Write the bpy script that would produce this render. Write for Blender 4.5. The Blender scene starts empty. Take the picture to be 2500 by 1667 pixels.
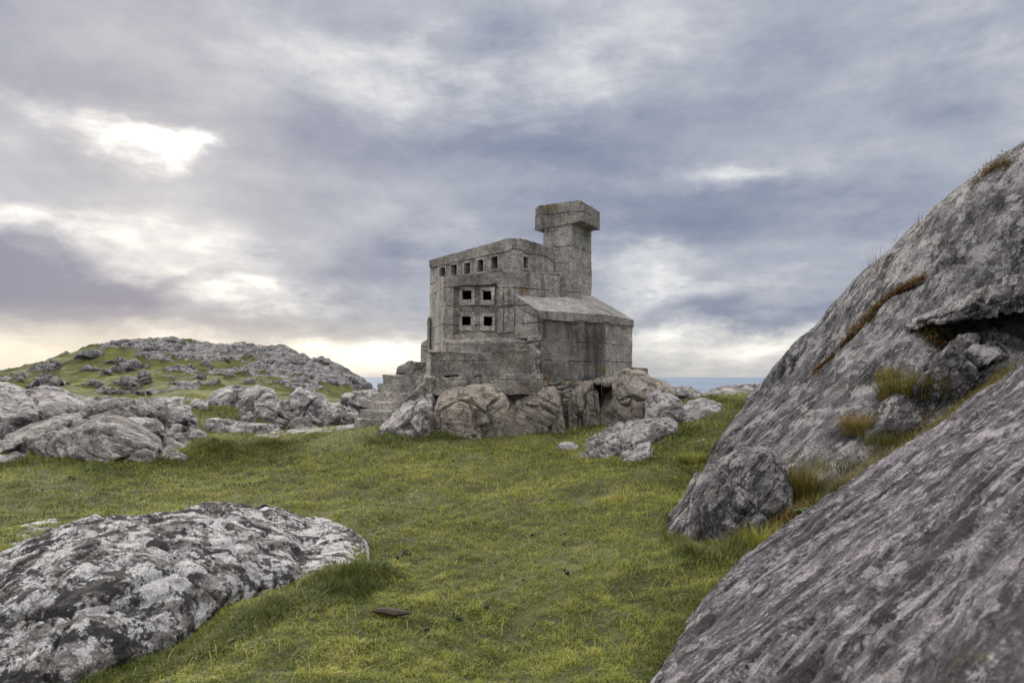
import bpy, bmesh, math, random
import numpy as np
from mathutils import Vector
C = bpy.context
SC = C.scene
COL = SC.collection
rad = math.radians
random.seed(7)
RNG = np.random.default_rng(11)

# ------------------------------------------------------------------ camera
F = 1667.0; CX = 1250.0; HY = 920.6; CZ = 1.5
cam = bpy.data.cameras.new("camera"); camo = bpy.data.objects.new("camera", cam); COL.objects.link(camo)
camo.location = (0, 0, CZ); camo.rotation_euler = (rad(90), 0, 0)
cam.sensor_width = 36; cam.lens = 36 * F / 2500.0; cam.shift_y = (HY - 833.5) / 2500.0
cam.clip_start = 0.05; cam.clip_end = 60000
cam.dof.use_dof = True; cam.dof.focus_distance = 11.0; cam.dof.aperture_fstop = 4.8
SC.camera = camo
SC.view_settings.view_transform = 'Standard'; SC.view_settings.look = 'None'
SC.view_settings.exposure = 0.28; SC.view_settings.gamma = 1.0
SC.render.resolution_x = 1024; SC.render.resolution_y = 682

# ------------------------------------------------------------------ node helper
class N:
    def __init__(s, tree): s.t = tree; s.n = tree.nodes; s.l = tree.links
    def put(s, sock, v):
        if v is None: return
        if isinstance(v, bpy.types.NodeSocket): s.l.new(v, sock)
        else:
            if isinstance(v, (tuple, list)) and len(v) == 3 and sock.type == 'RGBA': v = (*v, 1)
            sock.default_value = v
    def m(s, op, a=0.5, b=None, c=None, clamp=False):
        n = s.n.new('ShaderNodeMath'); n.operation = op; n.use_clamp = clamp
        for i, v in enumerate((a, b, c)):
            if v is not None: s.put(n.inputs[i], v)
        return n.outputs[0]
    def v(s, op, a, b=None):
        n = s.n.new('ShaderNodeVectorMath'); n.operation = op
        s.put(n.inputs[0], a)
        if b is not None:
            if op == 'SCALE': s.put(n.inputs[3], b)
            else: s.put(n.inputs[1], b)
        return n.outputs[1] if op in ('DOT_PRODUCT', 'LENGTH') else n.outputs[0]
    def noise(s, vec, scale, detail=6, rough=0.6, dist=0.0, col=False):
        n = s.n.new('ShaderNodeTexNoise'); s.put(n.inputs['Vector'], vec)
        s.put(n.inputs['Scale'], scale); n.inputs['Detail'].default_value = detail
        n.inputs['Roughness'].default_value = rough; n.inputs['Distortion'].default_value = dist
        return n.outputs[1] if col else n.outputs[0]
    def vor(s, vec, scale, feat='F1', out=0):
        n = s.n.new('ShaderNodeTexVoronoi'); n.feature = feat
        s.put(n.inputs['Vector'], vec); n.inputs['Scale'].default_value = scale
        return n.outputs[out]
    def ramp(s, f, *stops):
        n = s.n.new('ShaderNodeValToRGB'); s.put(n.inputs[0], f)
        cr = n.color_ramp
        while len(cr.elements) < len(stops): cr.elements.new(0.5)
        for e, (p, c) in zip(cr.elements, stops):
            e.position = p
            e.color = (c, c, c, 1) if isinstance(c, (int, float)) else (*c, 1)
        return n.outputs[0]
    def sm(s, f, a, b):
        n = s.n.new('ShaderNodeMapRange'); n.interpolation_type = 'SMOOTHSTEP'
        s.put(n.inputs[0], f); n.inputs[1].default_value = a; n.inputs[2].default_value = b
        return n.outputs[0]
    def mix(s, f, a, b, mode='MIX'):
        n = s.n.new('ShaderNodeMix'); n.data_type = 'RGBA'; n.blend_type = mode
        s.put(n.inputs[0], f); s.put(n.inputs[6], a); s.put(n.inputs[7], b)
        return n.outputs[2]
    def mapv(s, vec, rot, scale):
        n = s.n.new('ShaderNodeMapping'); n.vector_type = 'TEXTURE'
        s.put(n.inputs[0], vec); n.inputs[2].default_value = rot; n.inputs[3].default_value = scale
        return n.outputs[0]
    def bump(s, h, strength, dist, nrm=None):
        n = s.n.new('ShaderNodeBump'); s.put(n.inputs['Height'], h)
        n.inputs['Strength'].default_value = strength; n.inputs['Distance'].default_value = dist
        if nrm is not None: s.put(n.inputs['Normal'], nrm)
        return n.outputs[0]

# ------------------------------------------------------------------ sky
W = bpy.data.worlds.new("World"); SC.world = W; W.use_nodes = True
w = N(W.node_tree); w.n.clear()
SUN_AZ, SUN_EL = rad(-29), rad(20)
tc = w.n.new('ShaderNodeTexCoord').outputs['Generated']
sep = w.n.new('ShaderNodeSeparateXYZ'); w.put(sep.inputs[0], tc)
dx, dy, dz = sep.outputs
az0 = w.m('ARCTAN2', dx, dy); el0 = w.m('ARCSINE', dz)
inv = w.m('DIVIDE', 1.0, w.m('ADD', w.m('ABSOLUTE', dz), 0.16))
cmb = w.n.new('ShaderNodeCombineXYZ'); w.put(cmb.inputs[0], w.m('MULTIPLY', dx, inv)); w.put(cmb.inputs[1], w.m('MULTIPLY', dy, inv))
cl = cmb.outputs[0]
n1 = w.noise(cl, 1.15, 9, 0.56, 0.15)
n2 = w.noise(w.v('ADD', w.v('MULTIPLY', tc, (1, 1, 1.7)), (7.3, 2.1, 0.0)), 5.0, 9, 0.60, 0.1)
n4 = w.noise(w.v('MULTIPLY', tc, (6.5, 6.5, 25)), 1.0, 10, 0.58, 0.2)
n3 = w.noise(w.v('ADD', cl, (1.3, 9.1, 4.0)), 0.62, 4, 0.5)
# wobble the directions so no patch has a plain outline
w1 = w.noise(w.v('MULTIPLY', tc, (5, 5, 11)), 1.0, 8, 0.6)
w2 = w.noise(w.v('ADD', w.v('MULTIPLY', tc, (5, 5, 11)), (9, 3, 5)), 1.0, 8, 0.6)
az = w.m('ADD', az0, w.m('MULTIPLY', w.m('SUBTRACT', w1, 0.5), 0.34))
el = w.m('ADD', el0, w.m('MULTIPLY', w.m('SUBTRACT', w2, 0.5), 0.16))
def blob(px, py, rx, ry, amp):
    a = math.atan2(px - CX, F); e = math.atan2(HY - py, math.hypot(px - CX, F))
    sa = rx / F; se = ry / F
    u = w.m('MULTIPLY', w.m('SUBTRACT', az, a), 1 / sa); v_ = w.m('MULTIPLY', w.m('SUBTRACT', el, e), 1 / se)
    r2 = w.m('ADD', w.m('MULTIPLY', u, u), w.m('MULTIPLY', v_, v_))
    return w.m('MULTIPLY', w.m('EXPONENT', w.m('MULTIPLY', r2, -0.8)), amp)
L = w.m('ADD', w.m('MULTIPLY', w.m('SUBTRACT', n1, 0.5), 0.55), w.m('MULTIPLY', w.m('SUBTRACT', n2, 0.5), 0.62))
L = w.m('ADD', L, w.m('MULTIPLY', w.m('SUBTRACT', n4, 0.5), w.m('ADD', 0.22, w.m('MULTIPLY', w.sm(dz, .30, 0.0), .45))))
L = w.m('ADD', L, w.m('MULTIPLY', w.m('SUBTRACT', n3, 0.5), 0.35))
L = w.m('ADD', L, 0.395)
SKYBLOBS = [
 (335, 350, 66, 29, .72), (190, 312, 90, 22, .26), (230, 555, 260, 32, .24), (400, 640, 210, 26, .24), (570, 718, 180, 24, .40), (60, 545, 90, 36, .25),
 (60, 640, 140, 60, -.15), (150, 700, 230, 50, -.42), (60, 180, 400, 90, -.14), (900, 640, 260, 55, -.26), (640, 480, 260, 70, -.05),
 (1000, 215, 330, 80, .20), (1450, 150, 300, 80, .12), (1250, 340, 450, 60, -.14), (1820, 425, 150, 22, .22), (1720, 540, 420, 60, -.20),
 (1560, 640, 160, 30, .14), (1640, 700, 170, 26, .22), (1780, 770, 350, 22, -.20), (1750, 840, 420, 35, .28), (2100, 260, 420, 90, -.02), (2350, 480, 260, 120, -.10),
 (2400, 130, 220, 90, .14), (450, 840, 520, 28, .30), (300, 780, 500, 22, -.10), (900, 860, 240, 30, .26), (1080, 600, 70, 40, .12), (820, 760, 180, 30, .05),
 (1980, 800, 200, 25, .1), (300, 900, 700, 25, .12), (600, 60, 500, 60, -.05)]
brk = w.m('SUBTRACT', w.m('MULTIPLY', w.m('ADD', n4, n2), 2.9), 1.9, clamp=False)
for b in SKYBLOBS:
    q = blob(*b)
    if b[4] > 0: q = w.m('MULTIPLY', q, w.m('MAXIMUM', brk, 0.12))
    L = w.m('ADD', L, q)
colr = w.ramp(L, (0.0, (.145, .175, .29)), (0.22, (.24, .268, .355)), (0.42, (.38, .402, .465)), (0.64, (.60, .61, .63)), (1.0, (1.02, 1.0, .97)))
warm = w.m('MULTIPLY', w.sm(el0, 0.13, 0.0), w.m('ADD', 0.35, w.m('MULTIPLY', w.sm(az0, 0.1, -0.6), 0.65)))
colr = w.mix(w.m('MULTIPLY', warm, 0.9), colr, w.mix(1.0, colr, (1.05, 1.03, .92), 'MULTIPLY'))
colr = w.mix(w.m('MULTIPLY', w.sm(el0, 0.10, 0.0), w.m('ADD', 0.25, w.m('MULTIPLY', w.sm(az0, 0.1, -0.6), 0.42))), colr, (.95, .86, .69))
# unseen sky overhead and behind the camera, brightened to light the scene
up = w.sm(el0, 0.52, 1.05)
bk = w.m('MULTIPLY', w.sm(dy, 0.25, -0.5), w.sm(dz, -0.02, 0.15))
colr = w.mix(bk, colr, (.66, .67, .72))
colr = w.mix(up, colr, (2.9, 2.8, 2.75))
sky = w.n.new('ShaderNodeTexSky'); sky.sky_type = 'NISHITA'; sky.sun_disc = False
sky.sun_elevation = SUN_EL; sky.sun_rotation = SUN_AZ; sky.air_density = 1.2; sky.dust_density = 2.0
bg1 = w.n.new('ShaderNodeBackground'); w.put(bg1.inputs[0], sky.outputs[0]); bg1.inputs[1].default_value = 0.05
bg2 = w.n.new('ShaderNodeBackground'); w.put(bg2.inputs[0], colr); bg2.inputs[1].default_value = 1.0
mx = w.n.new('ShaderNodeMixShader'); mx.inputs[0].default_value = 0.93
w.l.new(bg1.outputs[0], mx.inputs[1]); w.l.new(bg2.outputs[0], mx.inputs[2])
wo = w.n.new('ShaderNodeOutputWorld'); w.l.new(mx.outputs[0], wo.inputs[0])
W.cycles.sampling_method = 'MANUAL'; W.cycles.sample_map_resolution = 1024

sl = bpy.data.lights.new("sun", 'SUN'); slo = bpy.data.objects.new("sun", sl); COL.objects.link(slo)
sl.energy = 2.6; sl.angle = rad(11); sl.color = (1, .92, .80)
sd = Vector((math.sin(SUN_AZ) * math.cos(SUN_EL), math.cos(SUN_AZ) * math.cos(SUN_EL), math.sin(SUN_EL)))
slo.rotation_euler = (-sd).to_track_quat('-Z', 'Y').to_euler(); slo.location = (-10, 20, 30)

# ------------------------------------------------------------------ numeric helpers
def hsh(ix, iy, iz, s=0):
    h = (ix.astype(np.int64) * 374761393 + iy.astype(np.int64) * 668265263 + iz.astype(np.int64) * 2147483647 + s * 974634777) & 0xffffffff
    h = ((h ^ (h >> 13)) * 1274126177) & 0xffffffff
    h = ((h ^ (h >> 16)) * 2246822519) & 0xffffffff
    return ((h ^ (h >> 15)) & 0xffffff) / float(0xffffff)
def vn(P, s=0):
    i = np.floor(P); f = P - i; f = f * f * f * (f * (f * 6 - 15) + 10)
    ix, iy, iz = i[..., 0], i[..., 1], i[..., 2]; r = 0
    for a in (0, 1):
        for b in (0, 1):
            for c in (0, 1):
                wt = (f[..., 0] if a else 1 - f[..., 0]) * (f[..., 1] if b else 1 - f[..., 1]) * (f[..., 2] if c else 1 - f[..., 2])
                r = r + wt * hsh(ix + a, iy + b, iz + c, s)
    return r * 2 - 1
def fbm(P, o=5, s=0, g=0.5):
    r = 0; a = 1.0; t = 0
    for k in range(o): r = r + a * vn(P * (2.03 ** k) + 11.3 * k, s + k); t += a; a *= g
    return r / t
def ridge(P, o=4, s=0):
    r = 0; a = 1.0; t = 0
    for k in range(o): r = r + a * (1 - np.abs(vn(P * (2.1 ** k) + 5.7 * k, s + k)) * 1.6); t += a; a *= .5
    return r / t
def worley(P, s=0):
    i = np.floor(P); best1 = np.full(P.shape[:-1], 9.0); best2 = best1.copy(); cid = np.zeros(P.shape[:-1])
    for a in (-1, 0, 1):
        for b in (-1, 0, 1):
            for c in (-1, 0, 1):
                ci = i + (a, b, c)
                q = np.stack([hsh(ci[..., 0], ci[..., 1], ci[..., 2], s + k) for k in (1, 2, 3)], -1) + ci
                d = np.sqrt(((P - q) ** 2).sum(-1)); r = hsh(ci[..., 0], ci[..., 1], ci[..., 2], s + 9)
                n = d < best1
                best2 = np.where(n, best1, np.minimum(best2, d)); cid = np.where(n, r, cid); best1 = np.where(n, d, best1)
    return best2 - best1, cid
def at(px, py, Y): return np.array([(px - CX) / F * Y, Y, CZ - (py - HY) / F * Y])
def xz(px, Y): return (px - CX) / F * Y
def zz(py, Y): return CZ - (py - HY) / F * Y
class TPS:
    def __init__(s, pts, reg=1e-4):
        p = np.array(pts, float); s.c = p[:, :2]; n = len(p)
        K = s.k(s.c[:, None, :] - s.c[None, :, :]) + reg * np.eye(n)
        A = np.zeros((n + 3, n + 3)); A[:n, :n] = K; A[:n, n] = 1; A[:n, n + 1:] = s.c; A[n:, :n] = A[:n, n:].T
        s.w = np.linalg.solve(A, np.concatenate([p[:, 2], [0, 0, 0]]))
    def k(s, d):
        r2 = (d ** 2).sum(-1) + 1e-12; return 0.5 * r2 * np.log(r2)
    def __call__(s, x, y):
        x = np.asarray(x, float); y = np.asarray(y, float); sh = np.broadcast(x, y).shape
        x = np.broadcast_to(x, sh).ravel(); y = np.broadcast_to(y, sh).ravel(); out = np.empty(x.size)
        for a in range(0, x.size, 40000):
            b = slice(a, a + 40000); q = np.stack([x[b], y[b]], -1)
            out[b] = s.k(q[:, None, :] - s.c[None]) @ s.w[:-3] + s.w[-3] + q @ s.w[-2:]
        return out.reshape(sh)
def mesh_np(name, V, faces, mat, smooth=True, loc=None, sharp=None):
    """faces: int array (n,3) or (n,4); origin put at loc"""
    V = np.asarray(V, float).reshape(-1, 3)
    if loc is None: loc = (V[:, 0].mean(), V[:, 1].mean(), V[:, 2].min())
    V = V - np.array(loc)
    me = bpy.data.meshes.new(name); faces = np.asarray(faces, np.int32); k = faces.shape[1]
    me.vertices.add(len(V)); me.vertices.foreach_set('co', V.astype(np.float32).ravel())
    me.loops.add(faces.size); me.loops.foreach_set('vertex_index', faces.ravel())
    me.polygons.add(len(faces)); me.polygons.foreach_set('loop_start', np.arange(0, faces.size, k, dtype=np.int32))
    me.update(calc_edges=True)
    me.polygons.foreach_set('use_smooth', [smooth] * len(faces))
    if sharp: me.set_sharp_from_angle(angle=rad(sharp))
    me.materials.append(mat)
    o = bpy.data.objects.new(name, me); o.location = loc; COL.objects.link(o); return o
def tag(o, label=None, cat=None, group=None, kind=None):
    for k, v in (('label', label), ('category', cat), ('group', group), ('kind', kind)):
        if v: o[k] = v
    return o
def grid_faces(nu, nv, keep=None):
    i = np.arange(nu * nv).reshape(nu, nv)
    f = np.stack([i[:-1, :-1], i[1:, :-1], i[1:, 1:], i[:-1, 1:]], -1)
    if keep is not None: f = f[keep]
    return f.reshape(-1, 4)
def grid_normals(P):
    du = np.gradient(P, axis=0); dv = np.gradient(P, axis=1); n = np.cross(du, dv)
    return n / (np.linalg.norm(n, axis=-1, keepdims=True) + 1e-9)
def clean(V, Fc):
    used = np.unique(Fc); m = np.full(len(V), -1); m[used] = np.arange(len(used)); return V[used], m[Fc]

# ------------------------------------------------------------------ materials
def mat_new(name):
    m = bpy.data.materials.new(name); m.use_nodes = True; n = N(m.node_tree)
    b = m.node_tree.nodes['Principled BSDF']; b.inputs['Roughness'].default_value = 0.9
    b.inputs['Specular IOR Level'].default_value = 0.25
    g = n.n.new('ShaderNodeNewGeometry'); return m, n, b, g
def rock_mat(name, c1, c2, c3, white=.5, dark=.5, wc=(.50, .49, .47), dc=(.035, .033, .034), D=(1, 0, .2), k=.7,
             sc=1.0, bump=.8, bd=.03, orange=0.0, yellow=0.0, fol=.5, vein_shade=.5, vw=.020, streak=False):
    m, n, b, g = mat_new(name); pos = g.outputs['Position']
    D = Vector(D).normalized()
    sp = n.v('SUBTRACT', pos, n.v('SCALE', tuple(D), n.m('MULTIPLY', n.v('DOT_PRODUCT', pos, tuple(D)), k)))   # grain drawn out along D
    sp = n.v('ADD', sp, n.v('SCALE', n.noise(pos, 2.0 * sc, 3, .5, col=True), .06))
    sp2 = n.v('SUBTRACT', pos, n.v('SCALE', tuple(D), n.m('MULTIPLY', n.v('DOT_PRODUCT', pos, tuple(D)), .92)))
    sp2 = n.v('ADD', sp2, n.v('SCALE', n.noise(pos, 3.0 * sc, 5, .6, col=True), .05))
    c1, c2, c3 = [tuple(1.28 * q for q in c) for c in (c1, c2, c3)]
    big = n.noise(pos, .9 * sc, 5, .6); fo = n.noise(sp, 9 * sc, 9, .74); fine = n.noise(sp, 38 * sc, 8, .78); iso = n.noise(pos, 24 * sc, 9, .76)
    blend = n.m('ADD', n.m('MULTIPLY', big, .22), n.m('ADD', n.m('MULTIPLY', fo, .40), n.m('ADD', n.m('MULTIPLY', fine, .20), n.m('MULTIPLY', iso, .18))))
    col = n.ramp(blend, (.415, c1), (.5, c2), (.585, c3))
    wn = n.noise(pos, 3.4 * sc, 10, .60, .3); wn2 = n.noise(sp, 11 * sc, 8, .66, .2); wn3 = n.noise(pos, 45 * sc, 7, .74)
    ws = n.m('ADD', n.m('ADD', n.m('MULTIPLY', wn, .50), n.m('MULTIPLY', wn2, .32)), n.m('MULTIPLY', wn3, .18))
    t = .575 - .10 * white
    wm = n.m('MULTIPLY', n.sm(ws, t, t + .025), min(1, .45 + white * .5))
    wcol = n.mix(n.sm(n.noise(pos, 55 * sc, 6, .8), .35, .65), tuple(.70 * x for x in wc), tuple(min(1, 1.35 * x) for x in wc))
    col = n.mix(wm, col, wcol)
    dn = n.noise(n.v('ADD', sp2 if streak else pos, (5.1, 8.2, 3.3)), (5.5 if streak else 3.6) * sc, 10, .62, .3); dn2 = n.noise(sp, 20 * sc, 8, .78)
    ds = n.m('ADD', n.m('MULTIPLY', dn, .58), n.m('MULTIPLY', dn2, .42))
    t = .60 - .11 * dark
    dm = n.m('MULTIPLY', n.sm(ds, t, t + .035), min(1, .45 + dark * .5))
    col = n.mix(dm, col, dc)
    # mineral veins along the grain, dark to paint in the shade of crevices
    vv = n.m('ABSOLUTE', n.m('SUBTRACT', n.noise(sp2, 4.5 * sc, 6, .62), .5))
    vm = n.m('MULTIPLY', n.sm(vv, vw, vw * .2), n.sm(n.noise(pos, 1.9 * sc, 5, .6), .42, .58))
    col = n.mix(n.m('MULTIPLY', vm, vein_shade), col, (.022, .020, .020))
    spk = n.sm(n.noise(pos, 62 * sc, 4, .7), .53, .60)
    dsp = n.sm(n.noise(n.v('ADD', sp, (3, 3, 3)), 70 * sc, 4, .7), .53, .62)
    col = n.mix(n.m('MULTIPLY', dsp, .55), col, n.mix(1.0, col, (.25, .25, .26), 'MULTIPLY'))
    col = n.mix(n.m('MULTIPLY', spk, .60), col, n.mix(1.0, col, (1.9, 1.85, 1.8), 'MULTIPLY'))
    if orange:
        om = n.m('MULTIPLY', n.sm(n.noise(n.v('ADD', pos, (3, 1, 7)), 3.7 * sc, 9, .66), .735 - .05 * orange, .77 - .05 * orange), .7)
        col = n.mix(om, col, (.30, .15, .04))
    if yellow:
        om = n.m('MULTIPLY', n.sm(n.noise(n.v('ADD', pos, (13, 4, 2)), 3.1 * sc, 9, .70), .66 - .06 * yellow, .76 - .06 * yellow), .5)
        col = n.mix(om, col, (.24, .24, .11))
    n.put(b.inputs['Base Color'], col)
    h = n.m('ADD', n.m('MULTIPLY', fo, fol * 1.4), n.m('MULTIPLY', fine, .40))
    h = n.m('ADD', h, n.m('MULTIPLY', iso, .7))
    h = n.m('SUBTRACT', n.m('ADD', h, n.m('MULTIPLY', wm, .10)), n.m('MULTIPLY', vm, .35))
    n.put(b.inputs['Normal'], n.bump(h, min(1, bump), bd * 1.8))
    return m
M = {}
M['slab'] = rock_mat('slab_gneiss', (.030, .027, .031), (.125, .114, .127), (.38, .355, .385), white=.50, dark=.74, wc=(.48, .45, .475), D=(.81, .49, .29), k=.70, sc=1.9, bump=1, bd=.035, yellow=.4, fol=1.0, vein_shade=.9, vw=.040, streak=True)
M['slab2'] = rock_mat('slab_gneiss_upper', (.038, .036, .039), (.14, .134, .14), (.40, .385, .385), white=.62, dark=.62, wc=(.46, .45, .45), D=(.70, .42, .58), k=.70, sc=1.3, bump=1, bd=.05, yellow=.7, orange=.2, fol=1.0, vein_shade=.9, vw=.034, streak=True)
M['lichen'] = rock_mat('crusted_boulder', (.07, .065, .065), (.17, .16, .155), (.30, .29, .28), white=1.0, dark=.97, wc=(.58, .58, .585), dc=(.026, .024, .025), D=(.6, -.6, .2), k=.5, sc=1.5, bump=1, bd=.035, vein_shade=.3)
M['mid'] = rock_mat('mid_gneiss', (.065, .06, .058), (.175, .162, .155), (.33, .31, .29), white=.66, dark=.52, wc=(.50, .48, .455), D=(.9, .1, -.35), k=.75, sc=.95, bump=1, bd=.05, yellow=.2, fol=.9, vein_shade=.8)
M['mid2'] = rock_mat('mid_gneiss_white', (.075, .068, .07), (.20, .185, .185), (.36, .34, .335), white=.82, dark=.55, wc=(.52, .50, .49), D=(.85, .2, .45), k=.75, sc=1.0, bump=1, bd=.05, fol=.9, vein_shade=.9)
M['tan'] = rock_mat('tan_boulder', (.088, .077, .067), (.285, .252, .212), (.41, .37, .315), white=.74, dark=.52, wc=(.42, .39, .33), D=(.95, .1, .25), k=.6, sc=1.1, bump=1, bd=.045, orange=.8, fol=.8, vein_shade=.8)
M['brown'] = rock_mat('brown_layered', (.064, .055, .048), (.225, .198, .172), (.40, .36, .32), white=.66, dark=.50, wc=(.34, .31, .26), D=(.82, .2, -.5), k=.85, sc=1.2, bump=1, bd=.05, orange=.7, fol=1.1, vein_shade=1.0)
M['hillrock'] = rock_mat('hill_gneiss', (.055, .055, .055), (.155, .15, .15), (.27, .265, .26), white=.70, dark=.50, wc=(.36, .35, .34), D=(1, 0, .3), k=.5, sc=.34, bump=1, bd=.20, vein_shade=.9)
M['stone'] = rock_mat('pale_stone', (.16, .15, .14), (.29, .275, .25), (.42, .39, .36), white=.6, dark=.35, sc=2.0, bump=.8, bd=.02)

def conc_mat(name, k=1.0, stain=.5, tint=(1, 1, 1), lines=1.0):
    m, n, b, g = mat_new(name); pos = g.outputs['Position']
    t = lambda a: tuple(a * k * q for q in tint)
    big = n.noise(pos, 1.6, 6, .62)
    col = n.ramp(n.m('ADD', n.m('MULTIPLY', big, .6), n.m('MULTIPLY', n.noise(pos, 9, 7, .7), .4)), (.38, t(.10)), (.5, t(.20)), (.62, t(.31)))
    ag = n.noise(pos, 55, 5, .75); col = n.mix(.75, col, n.mix(1.0, col, n.ramp(ag, (.40, .25), (.5, .95), (.60, 1.95)), 'MULTIPLY'))
    pz = n.sm(n.vor(pos, 42, 'F1', 0), .12, .05); pm = n.m('MULTIPLY', pz, n.sm(n.noise(pos, 9, 4, .6), .5, .6))
    col = n.mix(n.m('MULTIPLY', pm, .8), col, (.46, .42, .38))
    # rain streaks: noise long in z
    sx = n.noise(n.v('MULTIPLY', pos, (7, 7, .7)), 1.0, 6, .65); lo = n.noise(n.v('ADD', pos, (2, 5, 1)), .9, 5, .6)
    sm_ = n.m('MULTIPLY', n.sm(n.m('ADD', n.m('MULTIPLY', sx, .5), n.m('MULTIPLY', lo, .5)), .60 - .18 * stain, .68 - .10 * stain), .35 + .45 * stain)
    col = n.mix(sm_, col, (.050, .048, .046))
    # cast-layer joints
    s = n.n.new('ShaderNodeSeparateXYZ'); n.put(s.inputs[0], pos)
    wv = n.m('MULTIPLY', n.m('SUBTRACT', n.noise(pos, 2.2, 5, .6), .5), .20)
    zc = n.m('FRACT', n.m('ADD', n.m('MULTIPLY', s.outputs[2], 3.1), wv))
    d = n.m('ABSOLUTE', n.m('SUBTRACT', zc, .5))
    ln = n.m('MULTIPLY', n.sm(n.m('ADD', d, n.m('MULTIPLY', n.m('SUBTRACT', n.noise(pos, 20, 5, .7), .5), .09)), .055, .012), n.sm(n.noise(pos, 1.9, 4, .6), .45, .56)); ln = n.m('MULTIPLY', ln, lines)
    col = n.mix(n.m('MULTIPLY', ln, .48), col, (.04, .037, .034))
    at_ = n.n.new('ShaderNodeAttribute'); at_.attribute_name = 'lichen'
    li = n.sm(n.m('ADD', n.m('MULTIPLY', at_.outputs['Fac'], .52), n.m('MULTIPLY', n.noise(pos, 17, 8, .80), 1.9)), 1.30, 1.40)
    lc = n.ramp(n.noise(pos, 30, 4, .7), (.4, (.16, .11, .03)), (.6, (.34, .17, .035)))
    col = n.mix(n.m('MULTIPLY', li, .85), col, lc)
    hl = n.noise(pos, 6, 7, .7); col = n.mix(n.m('MULTIPLY', n.sm(hl, .57, .66), .55), col, (.14, .125, .06))
    n.put(b.inputs['Base Color'], col)
    h = n.m('ADD', n.m('MULTIPLY', ag, .8), n.m('MULTIPLY', n.noise(pos, 14, 7, .7), 1.0))
    h = n.m('SUBTRACT', h, n.m('MULTIPLY', ln, .9))
    n.put(b.inputs['Normal'], n.bump(h, 1.0, .055))
    return m
M['conc'] = conc_mat('weathered_concrete', 1.45, .52, (1.05, .985, .90))
M['conc_light'] = conc_mat('light_concrete', 1.70, .36, (1.04, .99, .92), .9)
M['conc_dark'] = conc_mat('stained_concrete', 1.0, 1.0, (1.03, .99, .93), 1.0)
M['conc_roof'] = conc_mat('washed_concrete', 1.42, .2, (1, .96, .94), 0.0)
M['conc_block'] = conc_mat('smooth_block', 2.3, .10, (1, .97, .90), 0.0)
M['conc_step'] = conc_mat('step_concrete', 1.85, .15, (1.05, .985, .90), 0.0)
M['conc_rub'] = conc_mat('rubble_concrete', 1.50, .6, (1.06, .98, .89), .6)

def ground_mat():
    m, n, b, g = mat_new('turf_soil'); pos = g.outputs['Position']
    a = n.noise(pos, .55, 6, .62); c = n.noise(pos, 5.0, 7, .7); f = n.noise(pos, 45, 7, .8)
    v = n.m('ADD', n.m('MULTIPLY', a, .25), n.m('ADD', n.m('MULTIPLY', c, .30), n.m('MULTIPLY', f, .45)))
    col = n.ramp(v, (.40, (.018, .018, .009)), (.47, (.045, .047, .016)), (.54, (.095, .098, .026)), (.62, (.17, .145, .055)))
    br = n.sm(n.noise(n.v('ADD', pos, (4, 4, 0)), 1.3, 6, .65), .60, .68)
    col = n.mix(n.m('MULTIPLY', br, .6), col, (.085, .06, .03))
    n.put(b.inputs['Base Color'], col)
    n.put(b.inputs['Normal'], n.bump(n.m('ADD', f, c), .8, .03)); return m
M['ground'] = ground_mat()
def hill_mat():
    m, n, b, g = mat_new('hill_turf'); pos = g.outputs['Position']
    a = n.noise(pos, .10, 6, .6); c = n.noise(n.v('MULTIPLY', pos, (1, .5, 1.6)), .7, 8, .68); f = n.noise(pos, 4, 6, .7)
    v = n.m('ADD', n.m('MULTIPLY', a, .35), n.m('ADD', n.m('MULTIPLY', c, .45), n.m('MULTIPLY', f, .2)))
    col = n.ramp(v, (.38, (.035, .034, .014)), (.47, (.070, .078, .020)), (.55, (.110, .120, .028)), (.64, (.155, .150, .045)))
    rk = n.noise(n.v('ADD', pos, (3, 9, 2)), .9, 8, .7, .6)
    rc = n.ramp(n.noise(pos, 2.2, 9, .8), (.40, (.035, .035, .035)), (.52, (.17, .165, .165)), (.62, (.36, .35, .34)))
    at_ = n.n.new('ShaderNodeAttribute'); at_.attribute_name = 'rocky'
    rm = n.sm(n.m('ADD', n.m('MULTIPLY', rk, .8), n.m('MULTIPLY', at_.outputs['Fac'], .40)), .60, .63)
    col = n.mix(rm, col, rc)
    n.put(b.inputs['Base Color'], col)
    n.put(b.inputs['Normal'], n.bump(n.m('ADD', n.m('ADD', f, c), n.m('MULTIPLY', rm, .4)), 1.0, .25)); return m
M['hill'] = hill_mat()
def sea_mat():
    m, n, b, g = mat_new('sea_water'); pos = g.outputs['Position']
    b.inputs['Base Color'].default_value = (.055, .085, .135, 1); b.inputs['Roughness'].default_value = .42
    b.inputs['Specular IOR Level'].default_value = .5
    h = n.noise(n.v('MULTIPLY', pos, (.25, .08, 1)), 1.0, 6, .65)
    n.put(b.inputs['Base Color'], n.ramp(n.noise(n.v('MULTIPLY', pos, (.02, .006, 1)), 1.0, 6, .7), (.35, (.075, .11, .17)), (.65, (.15, .19, .26))))
    n.put(b.inputs['Normal'], n.bump(h, .8, 1.5)); return m
M['sea'] = sea_mat()
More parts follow.
